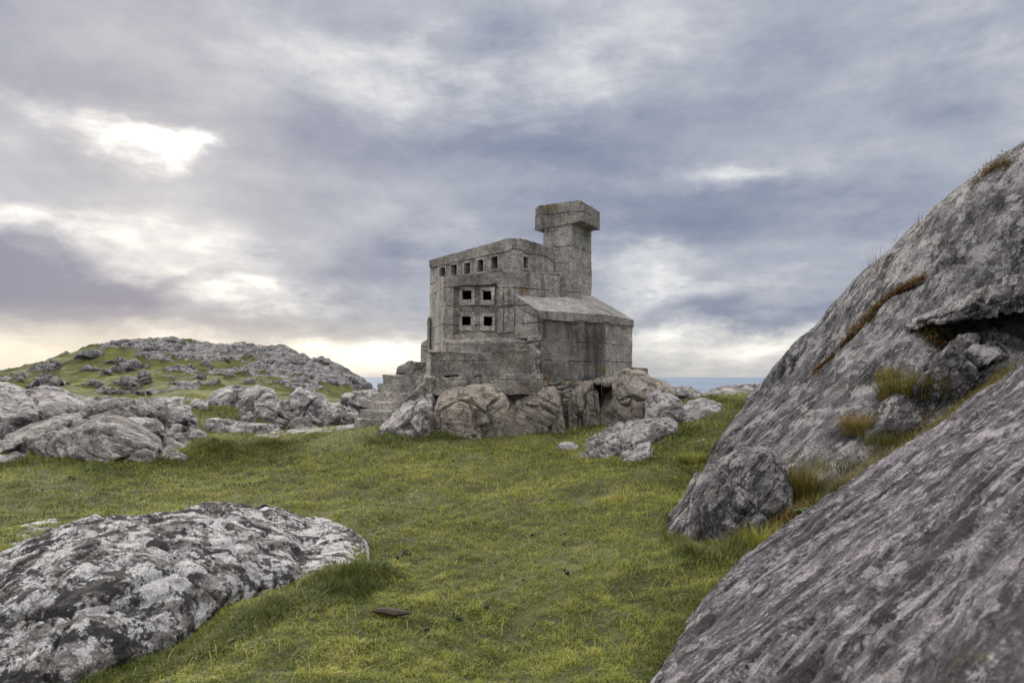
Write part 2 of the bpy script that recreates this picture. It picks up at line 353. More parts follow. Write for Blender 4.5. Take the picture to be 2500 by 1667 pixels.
def grass_mat(name, stops, tipk=1.5, patch=.5, trans=.25):
    m, n, b, g = mat_new(name); pos = g.outputs['Position']
    a = n.n.new('ShaderNodeAttribute'); a.attribute_name = 'rnd'
    a2 = n.n.new('ShaderNodeAttribute'); a2.attribute_name = 'tip'
    pt = n.m('ADD', n.m('MULTIPLY', n.noise(pos, .8, 5, .65), .55), n.m('MULTIPLY', n.noise(pos, 4, 5, .65), .45))
    v = n.m('ADD', n.m('MULTIPLY', a.outputs['Fac'], .62), n.m('MULTIPLY', n.m('SUBTRACT', pt, .5), 2.4 * patch)); v = n.m('ADD', v, .18, clamp=True)
    col = n.ramp(v, *stops)
    n.put(b.inputs['Base Color'], col); b.inputs['Roughness'].default_value = .6
    b.inputs['Specular IOR Level'].default_value = .3
    tr = n.n.new('ShaderNodeBsdfTranslucent'); n.put(tr.inputs[0], col)
    ms = n.n.new('ShaderNodeMixShader'); ms.inputs[0].default_value = trans
    n.l.new(b.outputs[0], ms.inputs[1]); n.l.new(tr.outputs[0], ms.inputs[2])
    n.l.new(ms.outputs[0], m.node_tree.nodes['Material Output'].inputs[0]); return m
M['grass'] = grass_mat('turf_blades', ((0, (.030, .042, .010)), (.25, (.096, .128, .021)), (.5, (.195, .226, .036)), (.78, (.320, .302, .066)), (1, (.42, .33, .14))), patch=.75)
M['rough'] = grass_mat('rough_grass_blades', ((0, (.034, .046, .010)), (.35, (.085, .105, .020)), (.65, (.16, .155, .036)), (1, (.30, .22, .08))))
M['rust'] = grass_mat('rust_grass_blades', ((0, (.045, .058, .012)), (.4, (.12, .125, .026)), (.7, (.21, .15, .045)), (1, (.34, .23, .11))))
M['twig'] = grass_mat('dry_twigs', ((0, (.03, .028, .02)), (1, (.12, .10, .06))))
M['heather'] = grass_mat('heather_leaves', ((0, (.022, .032, .010)), (.45, (.06, .07, .02)), (.62, (.22, .10, .03)), (1, (.48, .22, .07))), patch=.25)
def simple_mat(name, c, r=.9):
    m, n, b, g = mat_new(name)
    f = n.noise(g.outputs['Position'], 60, 5, .7)
    n.put(b.inputs['Base Color'], n.mix(f, tuple(x * .5 for x in c), tuple(x * 1.5 for x in c))); b.inputs['Roughness'].default_value = r
    n.put(b.inputs['Normal'], n.bump(f, .8, .02)); return m
M['dung'] = simple_mat('dark_dung', (.016, .014, .015), .7)
M['wood'] = simple_mat('rotten_wood', (.05, .035, .025), .8)
M['leaf'] = simple_mat('broad_leaf', (.06, .10, .035), .5)

def inside_dist(poly, x, y):
    """signed distance to polygon (negative inside)"""
    poly = np.array(poly); d = np.full(x.shape, 1e9); ins = np.zeros(x.shape, bool); n = len(poly)
    for i in range(n):
        a, b = poly[i], poly[(i + 1) % n]; ab = b - a; t = (((x - a[0]) * ab[0] + (y - a[1]) * ab[1]) / (ab @ ab)).clip(0, 1)
        d = np.minimum(d, np.hypot(x - a[0] - t * ab[0], y - a[1] - t * ab[1]))
        c = ((a[1] > y) != (b[1] > y)) & (x < (b[0] - a[0]) * (y - a[1]) / (b[1] - a[1] + 1e-12) + a[0]); ins ^= c
    return np.where(ins, -d, d)
EDGE1 = [(1560, 1720, 2.85), (1600, 1667, 3.05), (1670, 1560, 3.5), (1743, 1456, 4.0), (1807, 1382, 4.35), (1945, 1265, 4.75), (2115, 1148, 5.1), (2285, 1042, 5.35), (2500, 882, 5.6), (2700, 740, 5.8)]
e1 = [at(*q) for q in EDGE1]
POLY1 = [(q[0] - .02, q[1]) for q in e1] + [(6.5, 5.2), (6.5, 1), (3, -1.0), (.8, -.6), (.42, .3), (.22, 1.4), (.42, 2.3)]
POLY2 = [at(1620, 1275, 5.75)[:2], at(1660, 1335, 5.2)[:2], at(1760, 1365, 4.8)[:2], at(1900, 1300, 4.85)[:2], at(2115, 1160, 5.2)[:2], at(2285, 1050, 5.45)[:2], at(2500, 892, 5.75)[:2], (8.5, 6.0), (10, 9.5), (6, 10.6), (4.2, 10.6), (3.0, 9.6), (2.2, 7.4)]
POLY2 = [tuple(q) for q in POLY2]
# ------------------------------------------------------------------ ground
def GP(px, py, Y): p = at(px, py, Y); return (p[0], p[1], p[2])
gpts = [GP(900, 1667, 3.2), GP(1400, 1667, 3.15), (0, 1, .05), (-1, 0, .0), (-4, 0, .0), (-3, 2.5, .02), (-5, 4.5, .1), GP(300, 1250, 7.0), GP(0, 1330, 5.7), GP(1300, 1400, 4.9), GP(1300, 1250, 6.7),
 GP(1300, 1150, 8.3), GP(1150, 1066, 11.0), GP(900, 1040, 12.0), GP(1050, 1085, 10.2), GP(1370, 1060, 11.1), GP(600, 1180, 8.6), GP(300, 1132, 9.1), GP(0, 1145, 8.8), GP(640, 1128, 9.8), GP(660, 1075, 11.0), GP(760, 1050, 11.8),
 GP(540, 1090, 10.2), GP(700, 1052, 12.6), GP(800, 1048, 12.8), GP(620, 1036, 12.9), GP(800, 1120, 9.7), (-9, 9, .4), (-14, 12, .8), (-8, 14, .9), (-5.5, 13.5, .72), (-4, 16, .75), (-9, 20, 1.2), (-4.5, 20, 1.1), (-2, 17, .95),
 (0, 15, .9), (2.5, 16, .8), GP(1550, 1210, 6.7), GP(1450, 1667, 3.1), GP(1640, 1300, 5.4), GP(1600, 1130, 8.0), GP(1700, 1085, 8.6), GP(1780, 1000, 10.5), GP(1830, 980, 11.0), GP(1600, 1040, 11.0), GP(1480, 1035, 11.6),
 GP(1700, 976, 13.5), GP(1780, 976, 14), GP(1850, 975, 14), (6, 17, .8), (10, 16, 1.0), (4, 19, .5), (12, 10, 1.3),
 (.63, 3.1, .10), GP(1743, 1456, 4.05), GP(1807, 1385, 4.4), GP(1945, 1270, 4.8), GP(2115, 1152, 5.15), GP(2285, 1045, 5.4), GP(2500, 890, 5.65),
 (1.5, 2.5, .1), (2.6, 3.4, .3), (.8, 1.5, -.05), (4, 3, .6), (4, 7, .9), (5.5, 8, 1.2), (8, 6, 1.6), (3.1, 6.6, .55), (6, 2, .5), (3, 0, .2),
 (0, 22, .5), (-4, 26, .1), (6, 24, .3), (-12, 28, .4), (14, 22, .8)]
gt = TPS(gpts, 3e-3)
MOUNDS = [(at(640, 1090, 10.3), .8, .5, .12), (at(930, 1066, 10.9), .5, .25, .07), (at(1760, 985, 12.6), 1.0, .5, .06), (at(1500, 1180, 7.2), .8, .3, .07), (at(850, 1415, 4.8), .35, .25, .10), (at(680, 1490, 4.2), .5, .3, .06)]
def G(x, y):
    x = np.asarray(x, float); y = np.asarray(y, float); x, y = np.broadcast_arrays(x, y)
    z = gt(x, np.minimum(y, 30))
    r = np.hypot(x, y); far = np.clip((r - 17) / 14, 0, 1); far = far * far * (3 - 2 * far)
    z = z * (1 - far) + (-1.2) * far
    f2 = np.clip((r - 95) / 30, 0, 1); z = z - 12 * f2
    # seaward fall behind the castle
    s = np.clip((y - 24 - .4 * np.abs(x + 2) * (x > -8)) / 14, 0, 1) * np.clip((x + 13 + (y - 24) * .25) / 4, 0, 1); z = z - 9 * s
    for pq in (POLY1, POLY2): z = z - .38 * np.clip(-inside_dist(pq, x, y) / .22, 0, 1)
    for (c, rx, ry, h) in MOUNDS: z = z + h * np.exp(-((x - c[0]) / rx) ** 2 - ((y - c[1]) / ry) ** 2)
    P = np.stack([x, y, x * 0], -1)
    z = z + .075 * fbm(P * .9, 3, 3) + .038 * fbm(P * 2.6, 3, 8) + .022 * fbm(P * 7.5, 2, 12)
    return z
def hit(px, py, fn=G, y0=2.0, y1=30.0, n=700):
    """where the sight line through a pixel meets a height field"""
    px = np.atleast_1d(np.asarray(px, float)); py = np.atleast_1d(np.asarray(py, float))
    Y = np.exp(np.linspace(math.log(y0), math.log(y1), n))[:, None]
    X = (px - CX) / F * Y; Z = CZ - (py - HY) / F * Y
    below = Z <= fn(X, Y + 0 * X); i = np.where(below.any(0), below.argmax(0), n - 1)
    return Y[i, 0]
def axis(lo, hi, dense_lo, dense_hi, d, grow=1.12):
    a = list(np.arange(dense_lo, dense_hi, d)); s = d
    while a[-1] < hi: s *= grow; a.append(a[-1] + s)
    s = d
    while a[0] > lo: s *= grow; a.insert(0, a[0] - s)
    return np.array(a)
gx = axis(-130, 130, -8, 6, .06); gy = axis(-25, 140, 1.5, 15, .06)
X, Y = np.meshgrid(gx, gy, indexing='ij'); Z = G(X, Y)
ground = mesh_np('ground', np.stack([X, Y, Z], -1), grid_faces(len(gx), len(gy)), M['ground'], loc=(0, 0, 0)); tag(ground, kind='structure')
sx = axis(-25000, 25000, -50, 50, 10, 1.25); sy = axis(-100, 30000, 20, 200, 10, 1.25)
X, Y = np.meshgrid(sx, sy, indexing='ij')
sea = mesh_np('sea', np.stack([X, Y, 0 * X - 4.8], -1), grid_faces(len(sx), len(sy)), M['sea'], loc=(0, 0, -4.8)); tag(sea, kind='structure')

# hill across the hollow
HS = [(-260, 938), (-120, 925), (0, 912), (60, 902), (120, 888), (200, 858), (240, 845), (300, 836), (400, 827), (440, 829), (470, 842), (520, 846), (600, 846), (660, 852), (700, 868), (740, 880), (790, 884), (830, 898), (870, 922), (905, 938), (950, 958)]
hp = []
for px, py in HS:
    hp.append(GP(px, py, 66 - max(0, px - 600) * .035)); hp.append(GP(px, py + 4, 74)[:2] + (zz(py, 66) - 1.0,)); hp.append((xz(px, 100), 95, -4.5))
for px, py, Y_ in [(-200, 985, 42), (0, 985, 40), (200, 988, 38), (400, 992, 37), (600, 985, 38), (750, 962, 44), (860, 952, 50), (100, 945, 50), (300, 925, 49), (500, 930, 48), (650, 925, 50), (400, 875, 58), (550, 890, 57), (250, 890, 57), (700, 905, 55), (800, 925, 53), (480, 955, 42), (560, 945, 44)]:
    hp.append(GP(px, py, Y_))
for px, py, Y_ in [(1000, 985, 66), (1000, 985, 50), (1060, 1000, 58), (950, 972, 56), (1200, 1030, 60)]: hp.append(GP(px, py, Y_))
ht = TPS(hp, 3e-3)
def H(x, y):
    P = np.stack(np.broadcast_arrays(x, y, x * 0 + 0.0), -1)
    return ht(x, y) + .35 * fbm(P * .16, 4, 5) + .30 * ridge(P * (.35, .5, 1), 4, 6) - .15 - .75 * np.clip((CX + F * x / np.maximum(y, 1) - 800) / 80, 0, 1) + (.5 * fbm(P * .55, 4, 15)) * np.clip((x + 27) / 6, 0, 1) * np.clip((y - 48) / 8, 0, 1)
hx = np.linspace(-75, -6, 560); hy = np.linspace(33, 86, 420)
X, Y = np.meshgrid(hx, hy, indexing='ij'); Z = H(X, Y)
edge = np.minimum.reduce([(X + 75) / 6, (-6 - X) / 4, (Y - 33) / 3, (86 - Y) / 6]).clip(0, 1); Z = Z * edge + (-6) * (1 - edge)
PX = CX + F * X / Y; PY = HY - F * (Z - CZ) / Y; PH = np.stack([X, Y, 0 * X], -1)
rocky = np.clip((PX - 640) / 120, 0, 1) * np.clip(1 - (PY - 935) / 40, 0, 1) * .85 + .22 * np.exp(-((PY - 850) / 26) ** 2) * (PX < 420) + .22 * (PX > 480) * (PY < 862)
mk = fbm(PH * (.20, .30, 1) + .4 * fbm(PH * .5, 3, 71)[..., None], 5, 70, .55) + .55 * rocky - .15; rocky = np.clip(mk / .08, 0, 1)
Z = Z + rocky * (.0 + .45 * ridge(PH * .5, 4, 72) + .3 * (worley(PH * .55, 8)[1] - .5))
hill = mesh_np('hill', np.stack([X, Y, Z], -1), grid_faces(*X.shape), M['hill'], loc=(-30, 55, -3)); tag(hill, kind='structure')
PX = CX + F * X / Y; PY = HY - F * (Z - CZ) / Y
a_ = hill.data.attributes.new('rocky', 'FLOAT', 'POINT'); a_.data.foreach_set('value', rocky.astype(np.float32).ravel())

# ------------------------------------------------------------------ rocks
def disp(P, Nn, amp, freq, strata=.3, sdir=(0, 0, 1), crack=.0, cf=1.2, block=0.0, seed=0, lump=1.0, ter=0.0, terf=4.0, wt=1.0):
    sdir = np.array(sdir, float); sdir /= np.linalg.norm(sdir)
    d = amp * lump * fbm(P * freq, 4, seed) + amp * .45 * ridge(P * freq * 3.1, 4, seed + 20) - amp * .3
    t = (P @ sdir)[..., None] * sdir; Q = P + t * 7          # layered: fast change across the layers
    d = d + amp * strata * ridge(Q * freq * .9, 4, seed + 40)
    if ter:
        t = (P @ sdir) * terf + .55 * fbm(P * 1.1 * freq, 3, seed + 90) + .10 * fbm(P * 6 * freq, 3, seed + 91); i = np.floor(t); f = t - i
        amp_ = ter * (.4 + .9 * hsh(i, i * 0, i * 0, seed)) * np.clip(.75 + 1.1 * fbm(P * .8 * freq, 2, seed + 92), 0, 1.3)
        d = d + amp_ * (f - .5) - amp_ * .8 * np.exp(-(np.minimum(f, 1 - f) / .06) ** 2)
    if crack or block:
        Wp = P * cf + .25 * np.stack([fbm(P * cf * 1.7, 3, seed + k) for k in (60, 70, 80)], -1)
        e, cid = worley(Wp, seed)
        d = d - crack * 1.5 * np.exp(-(e / .055) ** 2) + block * (cid - .5)
    return P + Nn * (d * wt)[..., None]
def ridge_rock(name, label, top, base, T=1.0, a=.5, Y=None, mat='mid', nu=130, nv=70, p=.8, amp=.05, freq=1.5, strata=.3, sdir=(0, 0, 1),
               crack=.0, cf=1.2, block=0.0, seed=None, fn=G, group=None, cat='rock', drop=.35, y0=2.0, y1=30, lump=1.0, ter=0.0, terf=4.0, q=1.35):
    nu = int(nu * q); nv = int(nv * q)
    seed = hash_seed(label) if seed is None else seed
    top = np.array(top, float); base = np.array(base, float)
    lo = min(top[0, 0], base[0, 0]); hi = max(top[-1, 0], base[-1, 0]); u = np.linspace(0, 1, nu)
    px = lo + (hi - lo) * (u - .06 * np.sin(2 * np.pi * u))
    pt = np.interp(px, top[:, 0], top[:, 1]); pb = np.interp(px, base[:, 0], base[:, 1])
    k = max(1, nu // 40); ker = np.ones(2 * k + 1) / (2 * k + 1)
    sm = lambda q: np.convolve(np.pad(q, k, mode='edge'), ker, 'valid')
    pt, pb = sm(pt), sm(pb); pt = pt - (1.0 + 5 * (1 - np.clip(np.sin(np.pi * u), 0, 1) ** .5)) * (1 if fn is G else 0); pb = np.maximum(pb, pt + .5)
    Yf = sm(hit(px, pb, fn, y0, y1)) if Y is None else (np.interp(px, [q[0] for q in Y], [q[1] for q in Y]) if isinstance(Y, list) else np.full(nu, float(Y)))
    env = np.clip(np.sin(np.pi * np.clip(u, 1e-4, 1 - 1e-4)), 0, 1) ** .45; Tt = T * (.12 + .88 * env)
    Yc = Yf + a * Tt; zt = CZ - (pt - HY) / F * Yc; zb = CZ - (pb - HY) / F * Yf
    v = np.linspace(0, np.pi, nv - 2); sv = np.sin(v) ** p
    yv = np.where(v[None] <= np.pi / 2, Yf[:, None] + (Yc - Yf)[:, None] * (1 - np.cos(v))[None], Yc[:, None] + ((1 - a) * Tt)[:, None] * (-np.cos(v))[None])
    zv = np.where(v[None] <= np.pi / 2, zb[:, None] + (zt - zb)[:, None] * sv[None], (zb - .5 * 0)[:, None] + (zt - zb)[:, None] * sv[None])
    yv = np.concatenate([yv[:, :1] + .02, yv, yv[:, -1:] + .02], 1)
    zv = np.concatenate([zv[:, :1] - drop, zv, zv[:, -1:] - drop - .3], 1)
    xv = ((px - CX) / F)[:, None] * yv
    # sides curl in below the ground as well
    P = np.stack([xv, yv, zv], -1); Nn = grid_normals(P)
    P = disp(P, Nn, amp, freq, strata, sdir, crack, cf, block, seed, lump, ter, terf, (env ** 1.5)[:, None])
    cl_ = P[:1].copy(); cl_[..., 2] -= drop; cr_ = P[-1:].copy(); cr_[..., 2] -= drop; P = np.concatenate([cl_, P, cr_], 0)
    o = mesh_np(name, P, grid_faces(nu + 2, nv), M[mat] if isinstance(mat, str) else mat)
    return tag(o, label, cat, group)
def hash_seed(s):
    h = 7
    for ch in s: h = (h * 31 + ord(ch)) % 9973
    return h

# --- foreground left boulder
ridge_rock('boulder', 'large foreground boulder crusted with black and white lichen in the bottom left corner',
 [(-420, 1580), (-250, 1510), (-100, 1450), (0, 1406), (61, 1366), (141, 1329), (242, 1288), (347, 1270), (404, 1267), (464, 1255), (545, 1256), (606, 1254), (678, 1266), (727, 1291), (745, 1310), (788, 1314), (828, 1323), (868, 1358), (905, 1396)],
 [(-420, 1900), (-200, 1840), (0, 1760), (180, 1690), (291, 1640), (384, 1598), (452, 1577), (490, 1545), (520, 1500), (606, 1470), (666, 1442), (767, 1404), (860, 1400), (905, 1394)],
 T=2.6, a=.62, mat='lichen', nu=460, nv=260, q=1.15, p=.72, amp=.065, freq=1.7, strata=.45, sdir=(.6, -.3, .7), crack=.03, cf=1.3, block=.035, ter=.026, terf=4, y0=1.5)
ridge_rock('rock_slab', 'low flat slab behind the lichen crusted foreground boulder at the left edge',
 [(-150, 1372), (0, 1329), (48, 1302), (101, 1283), (174, 1275), (234, 1272), (262, 1280)], [(-150, 1400), (0, 1364), (81, 1324), (190, 1290), (262, 1286)],
 T=.8, a=.6, mat='lichen', amp=.02, freq=3)

# --- mid-left outcrop
def RR(nm, lb, top, base, **k): return ridge_rock(nm, lb, [(x / 2.4758, 780 + y / 2.4758) for x, y in top], [(x / 2.4758, 780 + y / 2.4758) for x, y in base], **k)
DW = dict(drop=.9, amp=.07, freq=1.3, strata=.5, crack=.08, cf=.95, block=.07, ter=.055, terf=3.6, sdir=(.35, 0, 1))
RR('rock_outcrop', 'broad brown grey outcrop face with pale lichen blotches, at the foot of the left outcrops', [(165, 770), (230, 690), (330, 645), (480, 612), (700, 592), (800, 612), (900, 670), (985, 745), (1000, 790)],
   [(165, 800), (250, 835), (450, 855), (700, 870), (930, 866), (1000, 800)], T=2.2, a=.65, mat='mid', nu=230, nv=130, **DW)
RR('rock_outcrop', 'tilted slab wedged above the broad brown outcrop face, left of the dark crack', [(760, 610), (790, 592), (950, 602), (990, 640), (1008, 700)], [(760, 640), (850, 670), (960, 710), (1008, 715)], T=1.3, a=.5, Y=10.2, mat='mid2', **DW)
RR('rock_outcrop', 'cracked block right of the dark crack beside the broad outcrop face', [(1005, 640), (1050, 630), (1110, 652), (1170, 710), (1200, 770)], [(1005, 790), (1100, 800), (1150, 800), (1200, 785)], T=1.3, a=.55, Y=9.9, mat='mid2', nu=160, nv=90, **DW)
RR('rock_outcrop', 'low purple grey wedge under the cracked block at the foot of the left outcrops', [(935, 850), (975, 790), (1020, 750), (1100, 765), (1190, 790), (1210, 810)], [(935, 862), (1050, 856), (1130, 850), (1210, 820)], T=1.1, a=.6, mat='mid', **DW)
RR('rock_outcrop', 'small pointed block at the right end of the left outcrops, in the grass', [(1140, 660), (1180, 648), (1240, 680), (1290, 740)], [(1140, 740), (1200, 770), (1290, 760)], T=.8, a=.5, Y=10.3, mat='mid2', **DW)
RR('rock_outcrop', 'rounded dark grey hump crowning the left outcrops', [(440, 580), (500, 520), (570, 485), (700, 472), (820, 482), (870, 520), (885, 590)], [(440, 610), (650, 625), (885, 612)], T=2.0, a=.5, Y=11.4, mat='mid', nu=170, nv=90, **DW)
RR('rock_outcrop', 'split block right of the rounded hump on the left outcrops', [(815, 500), (850, 475), (930, 470), (1000, 480), (1015, 560), (1015, 600)], [(815, 600), (900, 612), (1015, 612)], T=1.4, a=.5, Y=11.6, mat='mid', **DW)
RR('rock_outcrop', 'white crusted block behind the cracked block of the left outcrops', [(1010, 530), (1040, 505), (1120, 515), (1170, 560), (1195, 610)], [(1010, 640), (1100, 650), (1195, 630)], T=1.2, a=.5, Y=11.2, mat='mid2', **DW)
RR('rock_outcrop', 'long low slab forming the skyline behind the left outcrops, below the hill', [(800, 500), (900, 478), (1000, 470), (1100, 472), (1200, 478), (1260, 498)], [(800, 530), (1000, 540), (1260, 530)], T=2.2, a=.5, Y=14.0, mat='mid2', **DW)
RR('rock_outcrop', 'smooth grey whaleback dome at the left edge of the photo', [(-300, 560), (-100, 470), (0, 455), (80, 470), (150, 440), (220, 420), (330, 418), (400, 440), (470, 480), (540, 530)], [(-300, 760), (0, 710), (100, 660), (300, 580), (540, 545)],
   T=3.2, a=.6, Y=[(-120, 10.2), (0, 10.4), (218, 12.0)], mat='mid2', nu=220, nv=120, amp=.08, freq=1.0, strata=.6, sdir=(.5, .2, 1), crack=.04, cf=.7, block=.04)
RR('rock_outcrop', 'pale whaleback ridge at the far left edge, behind the smooth dome', [(-350, 400), (-100, 375), (0, 378), (60, 392), (140, 428), (200, 470)], [(-350, 480), (0, 480), (200, 490)], T=3, a=.5, Y=15.5, mat='mid2', **DW)
RR('rock_outcrop', 'thin grey slab running down between the dome and the broad outcrop face', [(330, 455), (430, 452), (560, 470), (640, 482), (700, 490)], [(330, 500), (500, 510), (700, 505)], T=1.6, a=.5, Y=13.4, mat='mid', **DW)
RR('rock_slab', 'grey ledge with grass on both sides, left of the broad outcrop face', [(-60, 760), (0, 738), (60, 700), (180, 650), (290, 612), (380, 585), (470, 575), (500, 600)], [(-60, 800), (60, 772), (190, 735), (300, 680), (500, 620)], T=1.5, a=.5, Y=[(-20, 9.5), (80, 9.8), (200, 10.6)], mat='mid', nu=170, nv=80, **DW)
RR('rock_slab', 'low slab in the grass at the left edge below the grey ledge', [(-200, 840), (-50, 830), (0, 818), (80, 800), (150, 790), (178, 810)], [(-200, 900), (0, 892), (90, 880), (150, 850), (178, 820)], T=1.0, a=.6, mat='mid2', **DW)
RR('rock_slab', 'narrow ledge above the low slab at the left edge', [(-80, 775), (0, 755), (80, 722), (150, 705), (165, 715)], [(-80, 800), (0, 790), (90, 765), (165, 725)], T=.8, a=.5, Y=9.4, mat='mid', nu=90, nv=50, **DW)

# --- outcrop left of the steps
RR('rock_outcrop', 'long pale slab on the skyline of the outcrop left of the steps', [(1235, 500), (1290, 452), (1390, 415), (1550, 404), (1620, 418), (1660, 440)], [(1235, 520), (1400, 500), (1660, 500)], T=2.2, a=.5, Y=14.6, mat='mid2', nu=170, nv=80, **DW)
RR('rock_outcrop', 'white crusted block left of the grassy cleft, on the outcrop left of the steps', [(1535, 490), (1560, 450), (1640, 440), (1675, 470), (1685, 560)], [(1535, 590), (1600, 620), (1685, 610)], T=1.5, a=.5, Y=13.6, mat='mid2', nu=140, nv=80, **DW)
RR('rock_outcrop', 'big wedge block low in the middle of the outcrop left of the steps', [(1660, 560), (1690, 500), (1740, 485), (1800, 520), (1870, 590), (1925, 650)], [(1660, 630), (1740, 675), (1850, 675), (1925, 668)], T=1.4, a=.55, Y=12.9, mat='mid', nu=150, nv=90, **DW)
RR('rock_outcrop', 'tall white streaked block topping the outcrop left of the steps', [(1750, 470), (1800, 425), (1860, 418), (1930, 440), (1975, 480), (1985, 560)], [(1750, 560), (1860, 640), (1985, 630)], T=1.7, a=.5, Y=13.3, mat='mid2', nu=150, nv=90, **DW)
RR('rock_outcrop', 'right hand block of the outcrop left of the steps, next to the bottom step', [(1955, 600), (1985, 500), (2050, 500), (2110, 530), (2165, 570), (2175, 610)], [(1955, 655), (2050, 662), (2120, 640), (2175, 620)], T=1.4, a=.5, Y=12.7, mat='mid2', nu=150, nv=90, **DW)
RR('rock_outcrop', 'knob of white rock beside the brown grass of the outcrop left of the steps', [(1445, 560), (1480, 545), (1520, 560), (1545, 600)], [(1445, 580), (1500, 605), (1545, 608)], T=.6, a=.5, Y=13.0, mat='mid2', nu=80, nv=50, **DW)
RR('rock_slab', 'long pale slab lying in the grass at the foot of the outcrop left of the steps', [(1240, 625), (1270, 604), (1340, 600), (1450, 620), (1560, 648), (1660, 668), (1735, 690)], [(1240, 660), (1320, 705), (1450, 705), (1600, 698), (1735, 694)], T=1.2, a=.6, Y=11.6, mat='mid2', nu=170, nv=80, **DW)
RR('rock_slab', 'flat rock shelf running from the outcrop to the bottom step', [(1730, 680), (1800, 664), (1950, 660), (2050, 652), (2180, 630), (2230, 628)], [(1730, 692), (1850, 690), (2060, 672), (2230, 645)], T=.8, a=.6, mat='mid2', nu=120, nv=50, amp=.03, freq=2)
RR('rock_slab', 'smooth grey slab just behind the steps on the left', [(2060, 470), (2090, 448), (2160, 440), (2260, 440), (2330, 460)], [(2060, 500), (2130, 530), (2330, 560)], T=2.0, a=.5, Y=14.2, mat='mid2', **DW)
RR('rock_slab', 'small pale slab half sunk in the mossy bank', [(1540, 705), (1600, 696), (1680, 705), (1690, 715)], [(1540, 715), (1600, 724), (1690, 722)], T=.5, a=.5, Y=11.0, mat='mid2', nu=70, nv=40, amp=.02, freq=3)

# --- stones on the turf
def stone(lb, pts, base, **k):
    kw = dict(T=.4, a=.6, mat='stone', nu=60, nv=36, amp=.018, freq=5, cat='stone', drop=.12); kw.update(k)
    return ridge_rock('stone', lb, pts, base, **kw)
stone('small grey stone in the grass below the broad outcrop face, upper of two', [(254, 1143), (268, 1136), (283, 1136), (295, 1144)], [(254, 1146), (275, 1150), (295, 1147)], T=.8, a=.85)
stone('pale elongated stone in the grass below the left outcrops, lower of two', [(322, 1165), (335, 1156), (350, 1155), (392, 1156)], [(322, 1170), (350, 1167), (392, 1161)], T=.8, a=.85)
stone('bent white bone shaped stone in the open turf', [(506, 1198), (514, 1191), (528, 1190), (540, 1206), (546, 1213)], [(506, 1206), (525, 1216), (546, 1217)], T=.9, a=.9)
stone('thin flat pinkish stone flush with the turf in mid meadow', [(751, 1172), (775, 1171), (800, 1174), (844, 1177)], [(751, 1177), (790, 1182), (844, 1182)], amp=.012, T=.8, a=.85)
stone('small white stone between the two big boulders under the castle', [(1208, 1040), (1222, 1022), (1234, 1020), (1240, 1034)], [(1208, 1047), (1225, 1048), (1240, 1042)])
stone('pale flat stone in the grass hollow below the castle', [(1398, 1042), (1410, 1045), (1430, 1051), (1445, 1059)], [(1398, 1046), (1420, 1056), (1445, 1062)], T=.8, a=.85)
stone('low rounded stone just left of the tapering slab', [(1358, 1095), (1368, 1083), (1385, 1080), (1400, 1084), (1412, 1092)], [(1358, 1098), (1385, 1100), (1412, 1098)], mat='mid2', T=.4)
stone('tiny pale stone in the bare path right of the tapering slab', [(1702, 1072), (1715, 1062), (1735, 1058), (1740, 1064)], [(1702, 1078), (1725, 1073), (1740, 1067)], T=.8, a=.85)

# --- boulders under the castle
BB = dict(amp=.055, freq=1.7, strata=.4, crack=.06, cf=1.5, block=.05, ter=.03, terf=5)
BL = dict(amp=.05, freq=1.7, strata=.7, crack=.04, cf=1.3, block=.03, ter=.045, terf=7)
ridge_rock('boulder', 'purple grey bedrock sloping into the grass, left of the round boulder and beside the steps',
 [(925, 1050), (945, 1030), (965, 1008), (993, 984), (1016, 970), (1045, 958), (1075, 955), (1110, 960)], [(925, 1068), (960, 1062), (1000, 1070), (1031, 1077), (1070, 1050), (1110, 1030)], T=1.7, a=.75, mat='mid2', nu=190, nv=120, sdir=(.6, 0, .8), p=.7, **BB)
ridge_rock('boulder', 'big round tan boulder below the four windows of the castle',
 [(1060, 1000), (1070, 968), (1090, 953), (1118, 946), (1150, 941), (1180, 938), (1206, 942), (1230, 960), (1243, 990)], [(1060, 1030), (1080, 1055), (1118, 1065), (1150, 1064), (1185, 1048), (1220, 1020), (1243, 1000)], T=1.5, a=.5, Y=[(1060, 10.9), (1150, 10.55), (1243, 10.95)], mat='tan', nu=220, nv=150, p=.55, **BB)
ridge_rock('boulder', 'second boulder from the left under the castle, brown with slanting layers',
 [(1232, 1020), (1240, 1000), (1258, 984), (1291, 963), (1327, 948), (1352, 947), (1365, 962), (1372, 1000), (1380, 1040)], [(1232, 1026), (1283, 1046), (1338, 1060), (1380, 1062)], T=1.3, a=.5, Y=10.9, mat='brown', nu=200, nv=130, p=.6, sdir=(.55, 0, .9), **BL)
ridge_rock('rock_outcrop', 'dark layered bedrock between two boulders, directly under the castle plinth', [(1215, 945), (1230, 936), (1270, 932), (1320, 938), (1345, 950)], [(1215, 990), (1280, 1000), (1345, 990)], T=1.0, a=.4, Y=11.5, mat='brown', sdir=(0, 0, 1), p=.5, **BL)
ridge_rock('boulder', 'narrow upright boulder standing in the shadowed gap under the castle',
 [(1388, 990), (1396, 955), (1412, 936), (1436, 929), (1452, 934), (1461, 955), (1464, 1000)], [(1388, 1028), (1421, 1033), (1449, 1030), (1464, 1018)], T=.9, a=.45, Y=11.35, mat='brown', nu=150, nv=110, p=.42, sdir=(1, 0, .2), **BL)
